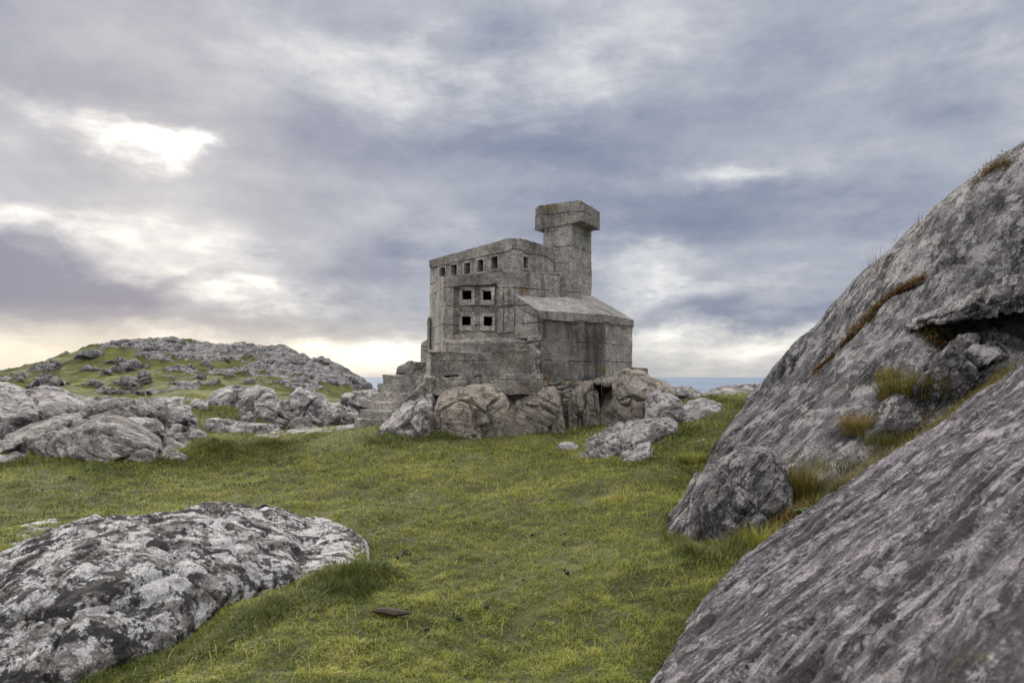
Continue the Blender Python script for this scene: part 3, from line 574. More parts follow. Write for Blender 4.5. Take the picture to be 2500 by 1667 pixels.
ridge_rock('boulder', 'tall smooth brown grey boulder right of the upright one under the castle',
 [(1466, 1000), (1474, 962), (1494, 936), (1523, 922), (1551, 917), (1580, 934), (1600, 955), (1606, 985)], [(1466, 1028), (1498, 1044), (1540, 1035), (1580, 1018), (1606, 1005)], T=1.6, a=.5, Y=11.45, mat='brown', nu=190, nv=120, p=.45, sdir=(.3, 0, 1), **BB)
ridge_rock('rock_outcrop', 'sloping bedrock shoulder right behind the castle corner',
 [(1480, 925), (1500, 910), (1530, 898), (1560, 905), (1590, 922), (1612, 926), (1635, 945), (1650, 965)], [(1480, 950), (1560, 975), (1650, 985)], T=1.8, a=.45, Y=12.3, mat='tan', nu=160, nv=80, p=.6, **BB)
ridge_rock('rock_slab', 'smooth grey slab curving down to the right of the castle boulders',
 [(1574, 985), (1585, 962), (1600, 955), (1625, 958), (1653, 973), (1670, 991), (1682, 1012)], [(1574, 1040), (1610, 1045), (1645, 1040), (1682, 1024)], T=1.6, a=.6, Y=10.9, mat='mid2', nu=150, nv=90, p=.6, sdir=(.7, .2, .7), **BL)
ridge_rock('rock_slab', 'long tapering slab pointing left out of the turf below the right of the castle',
 [(1376, 1116), (1395, 1104), (1410, 1094), (1462, 1061), (1512, 1039), (1559, 1027), (1598, 1019), (1631, 1017), (1655, 1036)], [(1376, 1118), (1429, 1121), (1485, 1119), (1510, 1112), (1560, 1098), (1600, 1080), (1655, 1056)], T=2.0, a=.75, mat='mid2', nu=230, nv=130, p=.7, sdir=(.8, .3, .5), **BL)
ridge_rock('rock_slab', 'small pale slab in front of the long tapering slab',
 [(1495, 1131), (1515, 1116), (1540, 1098), (1565, 1085), (1586, 1082), (1594, 1100)], [(1495, 1134), (1520, 1134), (1560, 1128), (1594, 1116)], T=.9, a=.7, mat='mid2', nu=120, nv=70, **BL)
ridge_rock('rock_outcrop', 'layered grey hump at the grassy saddle right of the castle',
 [(1668, 1000), (1680, 984), (1700, 976), (1723, 974), (1757, 986), (1783, 1008), (1810, 1030)], [(1668, 1034), (1700, 1052), (1750, 1048), (1810, 1040)], T=1.6, a=.55, Y=10.4, mat='mid2', nu=150, nv=90, sdir=(.4, 0, 1), **BL)
ridge_rock('rock_outcrop', 'far pale hump against the sea, nearer the castle', [(1622, 962), (1634, 946), (1660, 940), (1690, 946), (1714, 963)], [(1622, 970), (1670, 975), (1714, 970)], T=1.6, a=.5, Y=16, mat='mid2', nu=90, nv=50, **BB)
ridge_rock('rock_outcrop', 'far grey hump against the sea, beside the great slab', [(1710, 966), (1750, 950), (1790, 942), (1850, 941), (1930, 950), (2000, 970)], [(1710, 970), (1760, 975), (1810, 995), (2000, 1010)], T=2.6, a=.5, Y=15, mat='mid', nu=120, nv=60, **BB)
for k, (x0, x1, y0_, y1_, lb) in enumerate([(1449, 1468, 926, 937, 'smaller of two flat stones wedged under the castle wall, above the upright boulder'), (1469, 1494, 923, 941, 'larger of two flat stones wedged under the castle wall, on the tall boulder')]):
    ridge_rock('stone', lb, [(x0, (y0_ + y1_) / 2), (x0 + 4, y0_ + 1), ((x0 + x1) / 2, y0_), (x1 - 4, y0_ + 1), (x1, (y0_ + y1_) / 2)], [(x0, (y0_ + y1_) / 2 + 1), (x0 + 5, y1_), (x1 - 5, y1_), (x1, (y0_ + y1_) / 2 + 1)], T=.5, a=.4, Y=11.3, mat='brown', nu=50, nv=40, amp=.01, freq=5, cat='stone', p=.6, drop=.02)

ridge_rock('rock_outcrop', 'shadowed bedrock deep in the gaps between the boulders under the castle', [(1340, 950), (1380, 938), (1430, 934), (1480, 934), (1510, 940)], [(1340, 1030), (1430, 1030), (1510, 1030)], T=1.0, a=.5, Y=11.7, mat='brown', nu=120, nv=80, p=.35, **BL)
# --- great slabs on the right
n1pts = [tuple(q) for q in e1] + [GP(2500, 1667, 1.1), GP(2500, 1300, 1.8), GP(2500, 1100, 2.8), GP(2100, 1400, 2.7), GP(2000, 1667, 1.8), GP(1800, 1667, 2.3), GP(2300, 1200, 3.4), GP(2000, 1330, 3.7), (2.2, 1, .95 + CZ - .5), (4, 3, 2.2), (4.5, 4.5, 2.0), (.5, .8, .75), (0.3, 1.8, .2)]
poly1 = POLY1
s1 = TPS(n1pts, 1e-3)
def S1(x, y):
    d = inside_dist(poly1, x, y); rr = .10
    z = s1(x, y); z = z - .05 * np.clip((d + rr) / rr, 0, 1) ** 2 - 1.6 * np.clip(d, 0, 1)
    return z
hs = .015
xs = np.arange(.1, 6.4, hs); ys = np.arange(-.4, 6.3, hs * 1.25); X, Y = np.meshgrid(xs, ys, indexing='ij')
X = X + .03 * fbm(np.stack([X * 5, Y * 5, 0 * X], -1), 3, 5); Z = S1(X, Y)
P = np.stack([X, Y, Z], -1); Nn = grid_normals(P)
Rz = np.array([math.cos(rad(31)) * math.cos(rad(17)), math.sin(rad(31)) * math.cos(rad(17)), math.sin(rad(17))])   # lineation along the slab
def lineate(P, k=.8): return P - (P @ Rz)[..., None] * Rz * k
Q = lineate(P, .86)
tt = (Q @ np.array([.45, -.60, .66])) * 9 + .8 * fbm(Q * 2.2, 3, 95); tf = tt - np.floor(tt)
ta = .034 * np.clip(.6 + 1.4 * fbm(Q * 1.7, 2, 97), 0, 1.4)
d = ta * (tf - .5) - ta * np.exp(-(np.minimum(tf, 1 - tf) / .09) ** 2) + .048 * ridge(Q * 2.6, 5, 50) + .024 * ridge(Q * 8, 5, 51) + .040 * fbm(P * 1.6, 4, 52) + .010 * fbm(P * 22, 3, 53) - .008
P = P + Nn * d[..., None]
keep = (Z > G(X, Y) - .6) & (inside_dist(poly1, X, Y) < .35) ; kf = keep[:-1, :-1] & keep[1:, 1:]
V, Fc = clean(P.reshape(-1, 3), grid_faces(*X.shape, keep=kf))
tag(mesh_np('rock_slab', V, Fc, M['slab']), 'huge streaked grey slab nearest the viewer, filling the bottom right corner', 'rock')

SIL = [(2700, 235, 8.0), (2500, 352, 7.9), (2392, 425, 8.0), (2232, 553, 8.2), (2110, 680, 8.3), (2020, 787, 8.35), (1945, 850, 8.35), (1915, 914, 8.3), (1858, 989, 8.1), (1742, 1106, 7.2), (1672, 1186, 6.3), (1626, 1262, 5.9)]
back = []
for px, py, Y_ in SIL: p = at(px, py, Y_); back += [tuple(p), (p[0] - .28, p[1] + .9, p[2] - .75), (p[0] - .2, p[1] + 2.2, p[2] - 2.4)]
n2pts = back + [GP(2700, 740, 6.1), GP(2500, 880, 5.95), GP(2285, 1042, 5.6), GP(2115, 1150, 5.35), GP(1945, 1268, 5.0), GP(1830, 1330, 4.95), GP(1700, 1310, 5.35), GP(1680, 1270, 5.6), GP(1770, 1240, 5.5),
 GP(2500, 650, 6.7), GP(2350, 700, 6.9), GP(2250, 850, 6.5), GP(2100, 900, 6.7), GP(2050, 1030, 6.1), GP(1900, 1100, 6.2), GP(1800, 1180, 5.8), GP(2500, 500, 7.2), GP(2300, 620, 7.3)]
s2 = TPS(n2pts, 2e-3)
poly2 = POLY2
HOLE = at(2560, 800, 6.3); KN = at(1780, 1240, 5.4)
def S2(x, y):
    d = inside_dist(poly2, x, y)
    z = s2(x, y) - .12 * np.clip((d + .15) / .15, 0, 1) ** 2 - 2.2 * np.clip(d, 0, 1)
    z = z - .62 * (1 / (1 + np.exp(-((.66 - np.hypot((x - HOLE[0]) / 1.35, (y - HOLE[1] - .05) / .75) + .16 * fbm(np.stack([x * 2.3, y * 2.3, 0 * x], -1), 3, 66)) * 11))))      # the recess
    return z
xs = np.arange(1.0, 9.5, .024); ys = np.arange(4.6, 11, .03); X, Y = np.meshgrid(xs, ys, indexing='ij'); Z = S2(X, Y)
P = np.stack([X, Y, Z], -1); Nn = grid_normals(P)
Rz = np.array([.70, .42, .58]); Rz /= np.linalg.norm(Rz)
Q = lineate(P, .86)
kn = np.exp(-(((X - KN[0]) / .75) ** 2 + ((Y - KN[1]) / .5) ** 2))
e, cid = worley(P * 1.9 + .3 * np.stack([fbm(P * 3, 3, k) for k in (1, 2, 3)], -1), 3)
tt = (Q @ np.array([.30, -.72, .62])) * 4.5 + 1.0 * fbm(Q * 1.3, 3, 195); tf = tt - np.floor(tt); ta = .045 * np.clip(.6 + 1.4 * fbm(Q * .9, 2, 196), 0, 1.4)
d = ta * (tf - .5) - ta * .9 * np.exp(-(np.minimum(tf, 1 - tf) / .07) ** 2) + .085 * ridge(Q * 1.8, 5, 150) + .036 * ridge(Q * 6, 5, 151) + .07 * fbm(P * 1.1, 4, 152) + .010 * fbm(P * 16, 3, 153) - .05
d = d + kn * (.08 * fbm(P * 2.6, 4, 154))
# diagonal fissure that holds the heather
FIS = [(1970, 930), (1986, 912), (2030, 876), (2065, 836), (2106, 795), (2137, 759), (2167, 734), (2203, 708), (2260, 680), (2330, 640)]
PXg = CX + F * X / Y; PYg = HY - F * (Z - CZ) / Y
fy = np.interp(PXg, [q[0] for q in FIS], [q[1] for q in FIS]) + 6 * fbm(P * 4, 2, 9)
d = d - .07 * np.exp(-((PYg - fy) / 5.5) ** 2) * (PXg > 1960) * (PXg < 2360)
P = P + Nn * d[..., None]
keep = (Z > G(X, Y) - .7) & (inside_dist(poly2, X, Y) < .6); kf = keep[:-1, :-1] & keep[1:, 1:]
V, Fc = clean(P.reshape(-1, 3), grid_faces(*X.shape, keep=kf))
tag(mesh_np('rock_slab', V, Fc, M['slab2']), 'towering grey slab leaning to the right above the turf, cutting into the sky at the right', 'rock')
ridge_rock('rock_outcrop', 'pitted pale knob at the lower left foot of the great slab, above the turf',
 [(1630, 1266), (1645, 1244), (1690, 1185), (1740, 1135), (1800, 1105), (1870, 1095), (1915, 1130), (1935, 1200)], [(1630, 1300), (1660, 1366), (1720, 1388), (1780, 1390), (1850, 1368), (1935, 1290)], T=1.3, a=.5,
 Y=[(1630, 5.35), (1700, 5.0), (1780, 4.78), (1850, 4.74), (1935, 4.95)], mat='slab2', nu=260, nv=170, amp=.06, freq=2.6, strata=.4, crack=.025, cf=1.1, block=.03, ter=.05, terf=4, sdir=(.3, -.72, .62), p=.8)
def lip(lb, top, base, **k): return ridge_rock('rock_outcrop', lb, top, base, **k)
lip('jutting ledge roofing the dark hollow at the right edge of the great slab', [(2200, 806), (2250, 780), (2290, 764), (2330, 748), (2390, 722), (2450, 702), (2520, 690), (2640, 670)], [(2200, 810), (2250, 790), (2290, 784), (2340, 778), (2400, 775), (2450, 765), (2520, 755), (2640, 740)], T=1.3, a=.5, Y=[(2200, 6.85), (2300, 6.35), (2400, 6.05), (2640, 5.85)], mat='slab2', nu=200, nv=110, amp=.11, freq=2.2, strata=.6, sdir=(-.5, 0, .8), crack=.06, cf=1.8, block=.12, drop=.02, p=.5)
lip('dark lichened block inside the hollow at the right edge', [(2230, 940), (2270, 870), (2320, 815), (2370, 800), (2430, 815), (2480, 850), (2600, 850)], [(2230, 975), (2400, 965), (2600, 920)], T=1.2, a=.6, Y=5.75, mat='slab2', nu=150, nv=90, amp=.10, freq=2.0, crack=.10, cf=1.8, block=.16, p=.5)
lip('sloping block at the back of the gully below the hollow', [(2400, 930), (2450, 880), (2500, 850), (2580, 820)], [(2400, 950), (2480, 930), (2580, 880)], T=.6, a=.5, Y=5.85, mat='slab2', amp=.07, freq=2.0, crack=.06, cf=1.8, block=.08, p=.5)
lip('pale knob with a grassy foot in the gully of the great slab', [(2110, 1060), (2145, 1000), (2180, 952), (2210, 945), (2235, 975), (2262, 1040)], [(2110, 1085), (2180, 1080), (2262, 1050)], T=.8, a=.6, Y=5.62, mat='slab2', nu=110, nv=80, amp=.06, freq=2.6, ter=.03, terf=6, p=.7)

# ------------------------------------------------------------------ rocks on the hill
def hill_rocks():
    L_ = [((0, 345), (60, 320), (140, 318), (175, 350), 30), ((170, 300), (250, 262), (330, 255), (430, 240), 60), ((420, 255), (470, 190), (560, 185), (640, 200), 60), ((630, 165), (740, 125), (800, 130), (830, 160), 40),
          ((815, 200), (880, 150), (1000, 140), (1030, 170), 55), ((940, 120), (1020, 105), (1110, 120), (1130, 150), 30), ((570, 270), (680, 225), (740, 222), (780, 250), 45), ((660, 300), (720, 255), (820, 235), (890, 280), 80),
          ((480, 310), (530, 290), (590, 288), (600, 305), 20), ((820, 370), (860, 325), (900, 325), (915, 370), 60), ((490, 390), (540, 352), (590, 355), (640, 380), 60), ((150, 400), (240, 380), (330, 355), (400, 370), 60),
          ((210, 350), (260, 322), (320, 325), (350, 350), 40), ((605, 330), (630, 312), (665, 315), (675, 335), 25), ((930, 240), (980, 222), (1040, 228), (1055, 240), 14), ((670, 370), (750, 358), (820, 365), (850, 400), 60),
          ((560, 440), (650, 405), (720, 410), (750, 440), 50), ((720, 430), (800, 405), (880, 420), (900, 450), 50), ((1020, 300), (1070, 272), (1120, 275), (1130, 310), 35), ((1000, 390), (1080, 365), (1140, 365), (1160, 395), 35),
          ((1150, 190), (1200, 175), (1250, 178), (1265, 195), 20), ((1260, 165), (1330, 150), (1430, 158), (1460, 185), 30), ((1190, 270), (1240, 245), (1280, 265), (1290, 290), 35), ((1290, 235), (1340, 215), (1385, 230), (1390, 260), 35),
          ((1450, 185), (1500, 152), (1590, 160), (1640, 200), 40), ((1590, 195), (1650, 185), (1700, 205), (1750, 240), 35), ((1590, 260), (1640, 240), (1700, 255), (1740, 290), 40), ((1410, 320), (1440, 300), (1470, 300), (1480, 325), 25),
          ((1525, 355), (1550, 345), (1580, 355), (1590, 370), 20), ((1740, 250), (1800, 240), (1860, 240), (1890, 280), 50), ((1860, 270), (1920, 225), (1960, 235), (2000, 290), 70), ((1960, 290), (2020, 280), (2080, 310), (2110, 350), 60),
          ((2060, 350), (2110, 335), (2150, 365), (2180, 400), 40), ((1790, 330), (1850, 310), (1900, 315), (1930, 350), 50), ((1900, 380), (1980, 350), (2050, 365), (2080, 400), 45), ((2130, 400), (2180, 385), (2230, 395), (2270, 425), 25),
          ((1480, 375), (1500, 365), (1530, 368), (1540, 385), 18), ((1180, 350), (1200, 335), (1225, 340), (1235, 358), 20), ((60, 380), (100, 345), (140, 350), (150, 380), 30), ((1720, 410), (1750, 395), (1780, 400), (1800, 415), 18),
          ((960, 350), (1000, 330), (1040, 335), (1060, 355), 22), ((1130, 285), (1150, 272), (1175, 285), (1180, 300), 20), ((270, 400), (330, 378), (390, 375), (410, 395), 25), ((1640, 320), (1680, 300), (1720, 305), (1740, 330), 30)]
    for k, (a, b, c, d, h) in enumerate(L_):
        q = [(x / 2.4758, 780 + y / 2.4758) for x, y in (a, b, c, d)]
        w_ = q[3][0] - q[0][0]; hh = h / 2.4758
        base = [(q[0][0], q[0][1] + 1.5), (q[1][0], max(q[0][1], q[1][1] + hh * .9)), (q[2][0], max(q[3][1], q[2][1] + hh)), (q[3][0], q[3][1] + 2)]
        right = k in (24, 25, 26, 29, 30, 31, 32, 33, 34, 35, 39, 43)
        o = ridge_rock('hill_outcrop', 'grey crag of blocky rock on the right shoulder of the grassy hill' if right else 'grey whaleback outcrop showing through the turf of the distant hill', q, base, T=w_ / F * 50 * .8, a=.6, mat='hillrock', nu=70, nv=40, p=.6,
                       amp=.16, freq=.5, strata=.5, crack=.28, cf=.45, block=.35, ter=.25, terf=1.3, fn=H, y0=33, y1=76, drop=1.2, seed=k * 7 + 3, group='crags on the right shoulder of the hill' if right else 'rock outcrops in the turf of the hill')
hill_rocks()

# ------------------------------------------------------------------ castle
class MB:
    def __init__(s, cell=.035): s.V = []; s.Fq = []; s.n = 0; s.cell = cell; s.caps = []
    def quadgrid(s, P):
        nu, nv = P.shape[:2]; s.V.append(P.reshape(-1, 3)); s.Fq += (grid_faces(nu, nv) + s.n).tolist(); s.n += nu * nv
    def patch(s, p00, p10, p11, p01, holes=(), depth=None, dvec=None):
        p00, p10, p11, p01 = [np.array(q, float) for q in (p00, p10, p11, p01)]; c = s.cell
        nu = max(1, int(math.ceil(max(np.linalg.norm(p10 - p00), np.linalg.norm(p11 - p01)) / c))); nv = max(1, int(math.ceil(max(np.linalg.norm(p01 - p00), np.linalg.norm(p11 - p10)) / c)))
        def lines(n, cuts):
            a = sorted(set([round(i / n, 6) for i in range(n + 1)])); 
            for q in cuts: a = [t for t in a if abs(t - q) > .35 / n or t in (0., 1.)] + [q]; a.sort()
            return np.array(a)
        us = lines(nu, [h[0] for h in holes] + [h[1] for h in holes]); vs = lines(nv, [h[2] for h in holes] + [h[3] for h in holes])
        U, V_ = np.meshgrid(us, vs, indexing='ij'); f = lambda U, V_: ((1 - U) * (1 - V_))[..., None] * p00 + (U * (1 - V_))[..., None] * p10 + (U * V_)[..., None] * p11 + ((1 - U) * V_)[..., None] * p01
        P = f(U, V_); keep = np.ones((len(us) - 1, len(vs) - 1), bool)
        um = (us[1:] + us[:-1]) / 2; vm = (vs[1:] + vs[:-1]) / 2
        for h in holes: keep &= ~((um[:, None] > h[0]) & (um[:, None] < h[1]) & (vm[None] > h[2]) & (vm[None] < h[3]))
        s.V.append(P.reshape(-1, 3)); s.Fq += (grid_faces(len(us), len(vs), keep=keep) + s.n).tolist(); s.n += P.shape[0] * P.shape[1]
        if holes and depth:
            nr = np.cross(p10 - p00, p01 - p00); nr /= np.linalg.norm(nr); dv = -nr * depth if dvec is None else np.array(dvec)
            for h in holes:
                uu = us[(us >= h[0] - 1e-6) & (us <= h[1] + 1e-6)]; vv = vs[(vs >= h[2] - 1e-6) & (vs <= h[3] + 1e-6)]
                ring = [(a, h[2]) for a in uu] + [(h[1], b) for b in vv[1:]] + [(a, h[3]) for a in uu[::-1][1:]] + [(h[0], b) for b in vv[::-1][1:]]
                R_ = np.array([f(np.array(a), np.array(b)) for a, b in ring]); k = max(2, int(depth / c) + 1)
                s.quadgrid(np.stack([R_ + dv * t for t in np.linspace(0, 1, k)], 1)[:, ::1])
    def prism(s, plan, zb, zt, holes={}, depth=.2, cap=True, bottom=False, skip=()):
        """plan counter-clockwise seen from above"""
        n = len(plan); zb = [zb] * n if np.isscalar(zb) else zb; zt = [zt] * n if np.isscalar(zt) else zt; ringt = []; ringb = []
        for i in range(n):
            j = (i + 1) % n; a, b = plan[i], plan[j]
            nu = max(1, int(math.ceil(math.hypot(b[0] - a[0], b[1] - a[1]) / s.cell)))
            for t in range(nu):
                q = t / nu; ringt.append((a[0] + (b[0] - a[0]) * q, a[1] + (b[1] - a[1]) * q, zt[i] + (zt[j] - zt[i]) * q)); ringb.append((a[0] + (b[0] - a[0]) * q, a[1] + (b[1] - a[1]) * q, zb[i] + (zb[j] - zb[i]) * q))
            if i in skip: continue
            s.patch((*a, zb[i]), (*b, zb[j]), (*b, zt[j]), (*a, zt[i]), holes=holes.get(i, ()), depth=depth)
        if cap: s.caps.append(ringt)
        if bottom: s.caps.append(ringb[::-1])
    def build(s, name, mat, parent=None, amp=.007, big=.008, chip=.012, lich=(), label=None):
        bm = bmesh.new(); V = np.concatenate(s.V) if s.V else np.zeros((0, 3)); vs = [bm.verts.new(v) for v in V]
        for f in s.Fq:
            try: bm.faces.new([vs[i] for i in f])
            except ValueError: pass
        for r in s.caps:
            rv = [bm.verts.new(v) for v in r]; bm.faces.new(rv)
        bmesh.ops.remove_doubles(bm, verts=bm.verts, dist=.0015)
        bmesh.ops.triangulate(bm, faces=[f for f in bm.faces if len(f.verts) > 4])
        big_f = [e for e in bm.edges if e.calc_length() > .12]
        bmesh.ops.recalc_face_normals(bm, faces=bm.faces); bm.normal_update()
        P = np.array([v.co for v in bm.verts]); Nn = np.array([v.normal for v in bm.verts])
        D = np.stack([fbm(P * 1.1, 3, k) for k in (1, 2, 3)], -1) * big + np.stack([fbm(P * 9, 3, k) for k in (4, 5, 6)], -1) * amp
        if amp > .03:
            e, cid = worley(P * (1.7, 1.7, 3.4) + .3 * np.stack([fbm(P * 4, 3, k) for k in (21, 22, 23)], -1), 5)
            D = D + Nn * (.035 * (cid - .5) - .04 * np.exp(-(e / .045) ** 2) + .02 * ridge(P * (2, 2, 6), 3, 31) - .01)[:, None]
        elif amp >= .006 and chip > 0:
            D = D - Nn * (.035 * np.clip(fbm(P * 3.3, 4, 55) - .34, 0, 1) ** .6)[:, None]
        sh = np.zeros(len(P))
        for i, v in enumerate(bm.verts):
            if any(e.is_manifold and e.calc_face_angle(0) > .6 for e in v.link_edges): sh[i] = 1
        D = D - Nn * (sh * chip * np.clip(fbm(P * 5, 4, 9) + .25, 0, 1) * 1.6)[:, None]
        Q = P + D
        for v, q in zip(bm.verts, Q): v.co = q
        loc = Vector((Q[:, 0].mean(), Q[:, 1].mean(), Q[:, 2].min()))
        bmesh.ops.translate(bm, verts=bm.verts, vec=-loc)
        me = bpy.data.meshes.new(name); bm.to_mesh(me); bm.free()
        me.polygons.foreach_set('use_smooth', [True] * len(me.polygons)); me.set_sharp_from_angle(angle=rad(38)); me.materials.append(mat)
        l = np.zeros(len(P))
        for (x, y, z, r) in LICH: l = np.maximum(l, np.exp(-((P - (x, y, z)) ** 2 * (1, 1, 2.2)).sum(1) / (r * .85) ** 2))
        at_ = me.attributes.new('lichen', 'FLOAT', 'POINT'); at_.data.foreach_set('value', l.astype(np.float32))
        o = bpy.data.objects.new(name, me); COL.objects.link(o)
        if parent: o.parent = parent; o.location = loc - parent.location
        else: o.location = loc
        if parent is not None and parent.parent is not None: o.location = loc - parent.location - parent.parent.location
        if label: o['label'] = label
        return o
LICH = [(*at(px, py, Y_), r) for px, py, Y_, r in [(1104, 706, 12.0, .09), (1085, 690, 12, .10), (1110, 830, 11.9, .20), (1150, 826, 11.9, .16), (1190, 808, 12, .12), (1272, 708, 12.1, .16), (1300, 705, 12.5, .20), (1350, 705, 12.7, .2), (1395, 690, 13.1, .16),
  (1343, 603, 13.3, .18), (1345, 655, 13.3, .12), (1345, 505, 13.4, .22), (1420, 492, 13.1, .14), (1462, 510, 13.8, .14), (1230, 660, 12.2, .25), (1208, 612, 12.4, .1), (1340, 925, 11.6, .2), (1400, 926, 11.8, .22), (1475, 900, 12.3, .2), (1510, 915, 12.3, .22), (1265, 818, 11.9, .14),
  (1430, 722, 13.7, .12), (1330, 930, 11.6, .2), (1500, 855, 12.7, .1), (1290, 950, 11.4, .12), (1255, 872, 11.6, .12)]]
castle = bpy.data.objects.new('concrete_castle', None); COL.objects.link(castle); castle.location = (.3, 13.0, CZ - .3)
tag(castle, 'small weathered grey concrete castle with a square chimney, perched on boulders above the turf', 'castle')
def pl(px, Y): return ((px - CX) / F * Y, Y)
def wuv(p0, p1, z0, z1, px, py):
    """where a sight line meets the vertical wall p0-p1, as u, v in 0..1"""
    k = (px - CX) / F; dx_, dy_ = p1[0] - p0[0], p1[1] - p0[1]
    u = (k * p0[1] - p0[0]) / (dx_ - k * dy_); Yw = p0[1] + u * dy_; z = zz(py, Yw); za = z0[0] + (z0[1] - z0[0]) * u; zb_ = z1[0] + (z1[1] - z1[0]) * u
    return u, (z - za) / (zb_ - za)
def holes_px(p0, p1, z0, z1, lst, grow=0):
    out = []
    for x0, x1, y0_, y1_ in lst:
        u0, v1 = wuv(p0, p1, z0, z1, x0 - grow, y0_ - grow); u1, v0 = wuv(p0, p1, z0, z1, x1 + grow, y1_ + grow)
        _, v1b = wuv(p0, p1, z0, z1, x1 + grow, y0_ - grow); out.append((u0, u1, max(.02, v0), min(.98, (v1 + v1b) / 2)))
    return out
# lower storey, hollow, its front open where the window wall sits
L0 = pl(1082, 12.0); A_ = pl(1262, 12.0); L1 = pl(1049, 13.4)
plan = [L0, A_, (1.3, 12.75), (1.5, 14.9), (-1.55, 15.1), L1]
zl = [zz(674, 12), zz(662, 12), zz(662, 12), 3.25, 3.2, zz(700, 13.4)]
m_ = MB(); m_.prism(plan, CZ - .5, zl, holes={0: holes_px(L0, A_, (CZ - .5,) * 2, zl[:2], [(1107, 1213, 697, 812)])}, depth=.07)
low = m_.build('lower_storey', M['conc'], castle)
WIN = [(1121, 1158.4, 700.6, 744.8, 1127.8, 1151.2, 708.4, 731.8), (1170.9, 1207.6, 701, 745, 1178.3, 1201, 708.8, 732.7), (1121, 1158.4, 762.8, 807.4, 1126.9, 1149.6, 772, 795), (1171.8, 1208.6, 763.4, 807.4, 1179.5, 1201.9, 772, 795.5)]
a, b = pl(1104, 12.065), pl(1215, 12.065); z0, z1 = zz(815, 12.065), zz(694, 12.065)
m_ = MB(); m_.patch((*a, z0), (*b, z0), (*b, z1), (*a, z1), holes=holes_px(a, b, (z0, z0), (z1, z1), [q[:4] for q in WIN]), depth=.12)
m_.build('window_wall', M['conc_rub'], castle, amp=.015)
for q in WIN:
    Yw = 12.045; a, b = pl(q[0] + .6, Yw), pl(q[1] - .6, Yw); z0, z1 = zz(q[3] - .6, Yw), zz(q[2] + .6, Yw)
    m_ = MB(.02); m_.patch((*a, z0), (*b, z0), (*b, z1), (*a, z1), holes=holes_px(a, b, (z0, z0), (z1, z1), [q[4:]]), depth=.24)
    for p_, r_ in ((a, b),):
        B_ = [(a[0], a[1] + .2), (b[0], b[1] + .2)]
        m_.patch((*a, z1), (*b, z1), (*B_[1], z1), (*B_[0], z1)); m_.patch((*B_[0], z0), (*B_[1], z0), (*b, z0), (*a, z0)); m_.patch((*B_[0], z0), (*a, z0), (*a, z1), (*B_[0], z1)); m_.patch((*b, z0), (*B_[1], z0), (*B_[1], z1), (*b, z1))
    m_.build('window_block', M['conc_block'], castle, amp=.006, big=.012, chip=.006)
# left corner pier, chipped, standing proud of the front
a, b = pl(1083, 11.965), pl(1106, 11.975)
m_ = MB(.025); m_.prism([a, b, (b[0], 12.03), (a[0] - .05, 12.10)], zz(838, 12), [zz(700, 12), zz(704, 12), zz(703, 12), zz(702, 12)], bottom=True); m_.build('corner_pier', M['conc_light'], castle, chip=.03, amp=.012)
for x0, x1, y0_, y1_ in [(1218, 1228, 696, 748), (1217, 1229, 752, 813), (1231, 1255, 752, 812), (1231, 1255, 694, 744)]:
    a, b = pl(x0, 11.975), pl(x1, 11.975); m_ = MB(.03); m_.prism([a, b, (b[0], 12.05), (a[0], 12.05)], zz(y1_, 12), zz(y0_, 12), bottom=True); m_.build('wall_panel', M['conc_light'], castle, chip=.02, amp=.01)
# battered sill and courses below
a, b = pl(1088, 11.84), pl(1300, 11.80)
m_ = MB(.03); m_.prism([a, b, (b[0], 12.2), (a[0] - .12, 12.2)], zz(862, 11.84), [zz(834, 11.84), zz(832, 11.84), zz(806, 12.1), zz(816, 12.1)]); m_.build('sill_course', M['conc'], castle, amp=.018, chip=.05)
a, b = pl(1052, 11.62), pl(1308, 11.52)
m_ = MB(.03); m_.prism([a, b, (b[0], 12.4), (a[0] - .25, 13.0)], zz(915, 11.6), [zz(861, 11.6), zz(858, 11.6), zz(852, 12.0), zz(856, 12.6)]); m_.build('plinth_course', M['conc_rub'], castle, amp=.024, big=.035, chip=.07)
a, b = pl(1038, 11.45), pl(1325, 11.36)
m_ = MB(.03); m_.prism([a, b, (b[0], 12.4), (a[0] - .15, 12.6)], zz(960, 11.4), [zz(914, 11.4), zz(911, 11.4), zz(906, 11.8), zz(910, 11.8)]); m_.build('plinth_course', M['conc_rub'], castle, amp=.028, big=.045, chip=.08)
# stub wall and buttress on the left
a, b = pl(1027, 13.6), pl(1060, 13.2)
m_ = MB(); m_.prism([a, b, (b[0], 14.6), (a[0], 14.6)], 1.2, [zz(838, 13.6), zz(818, 13.3), zz(805, 13.6), zz(830, 13.8)]); m_.build('side_wall', M['conc'], castle, chip=.05)
a, b = pl(1043, 13.28), pl(1050, 13.2)
m_ = MB(); m_.prism([a, b, (b[0], 14.2), (a[0] - .02, 14.2)], 1.2, [zz(776, 13.3), zz(772, 13.3), 2.6, 2.6]); m_.build('buttress', M['conc_rub'], castle, chip=.03)
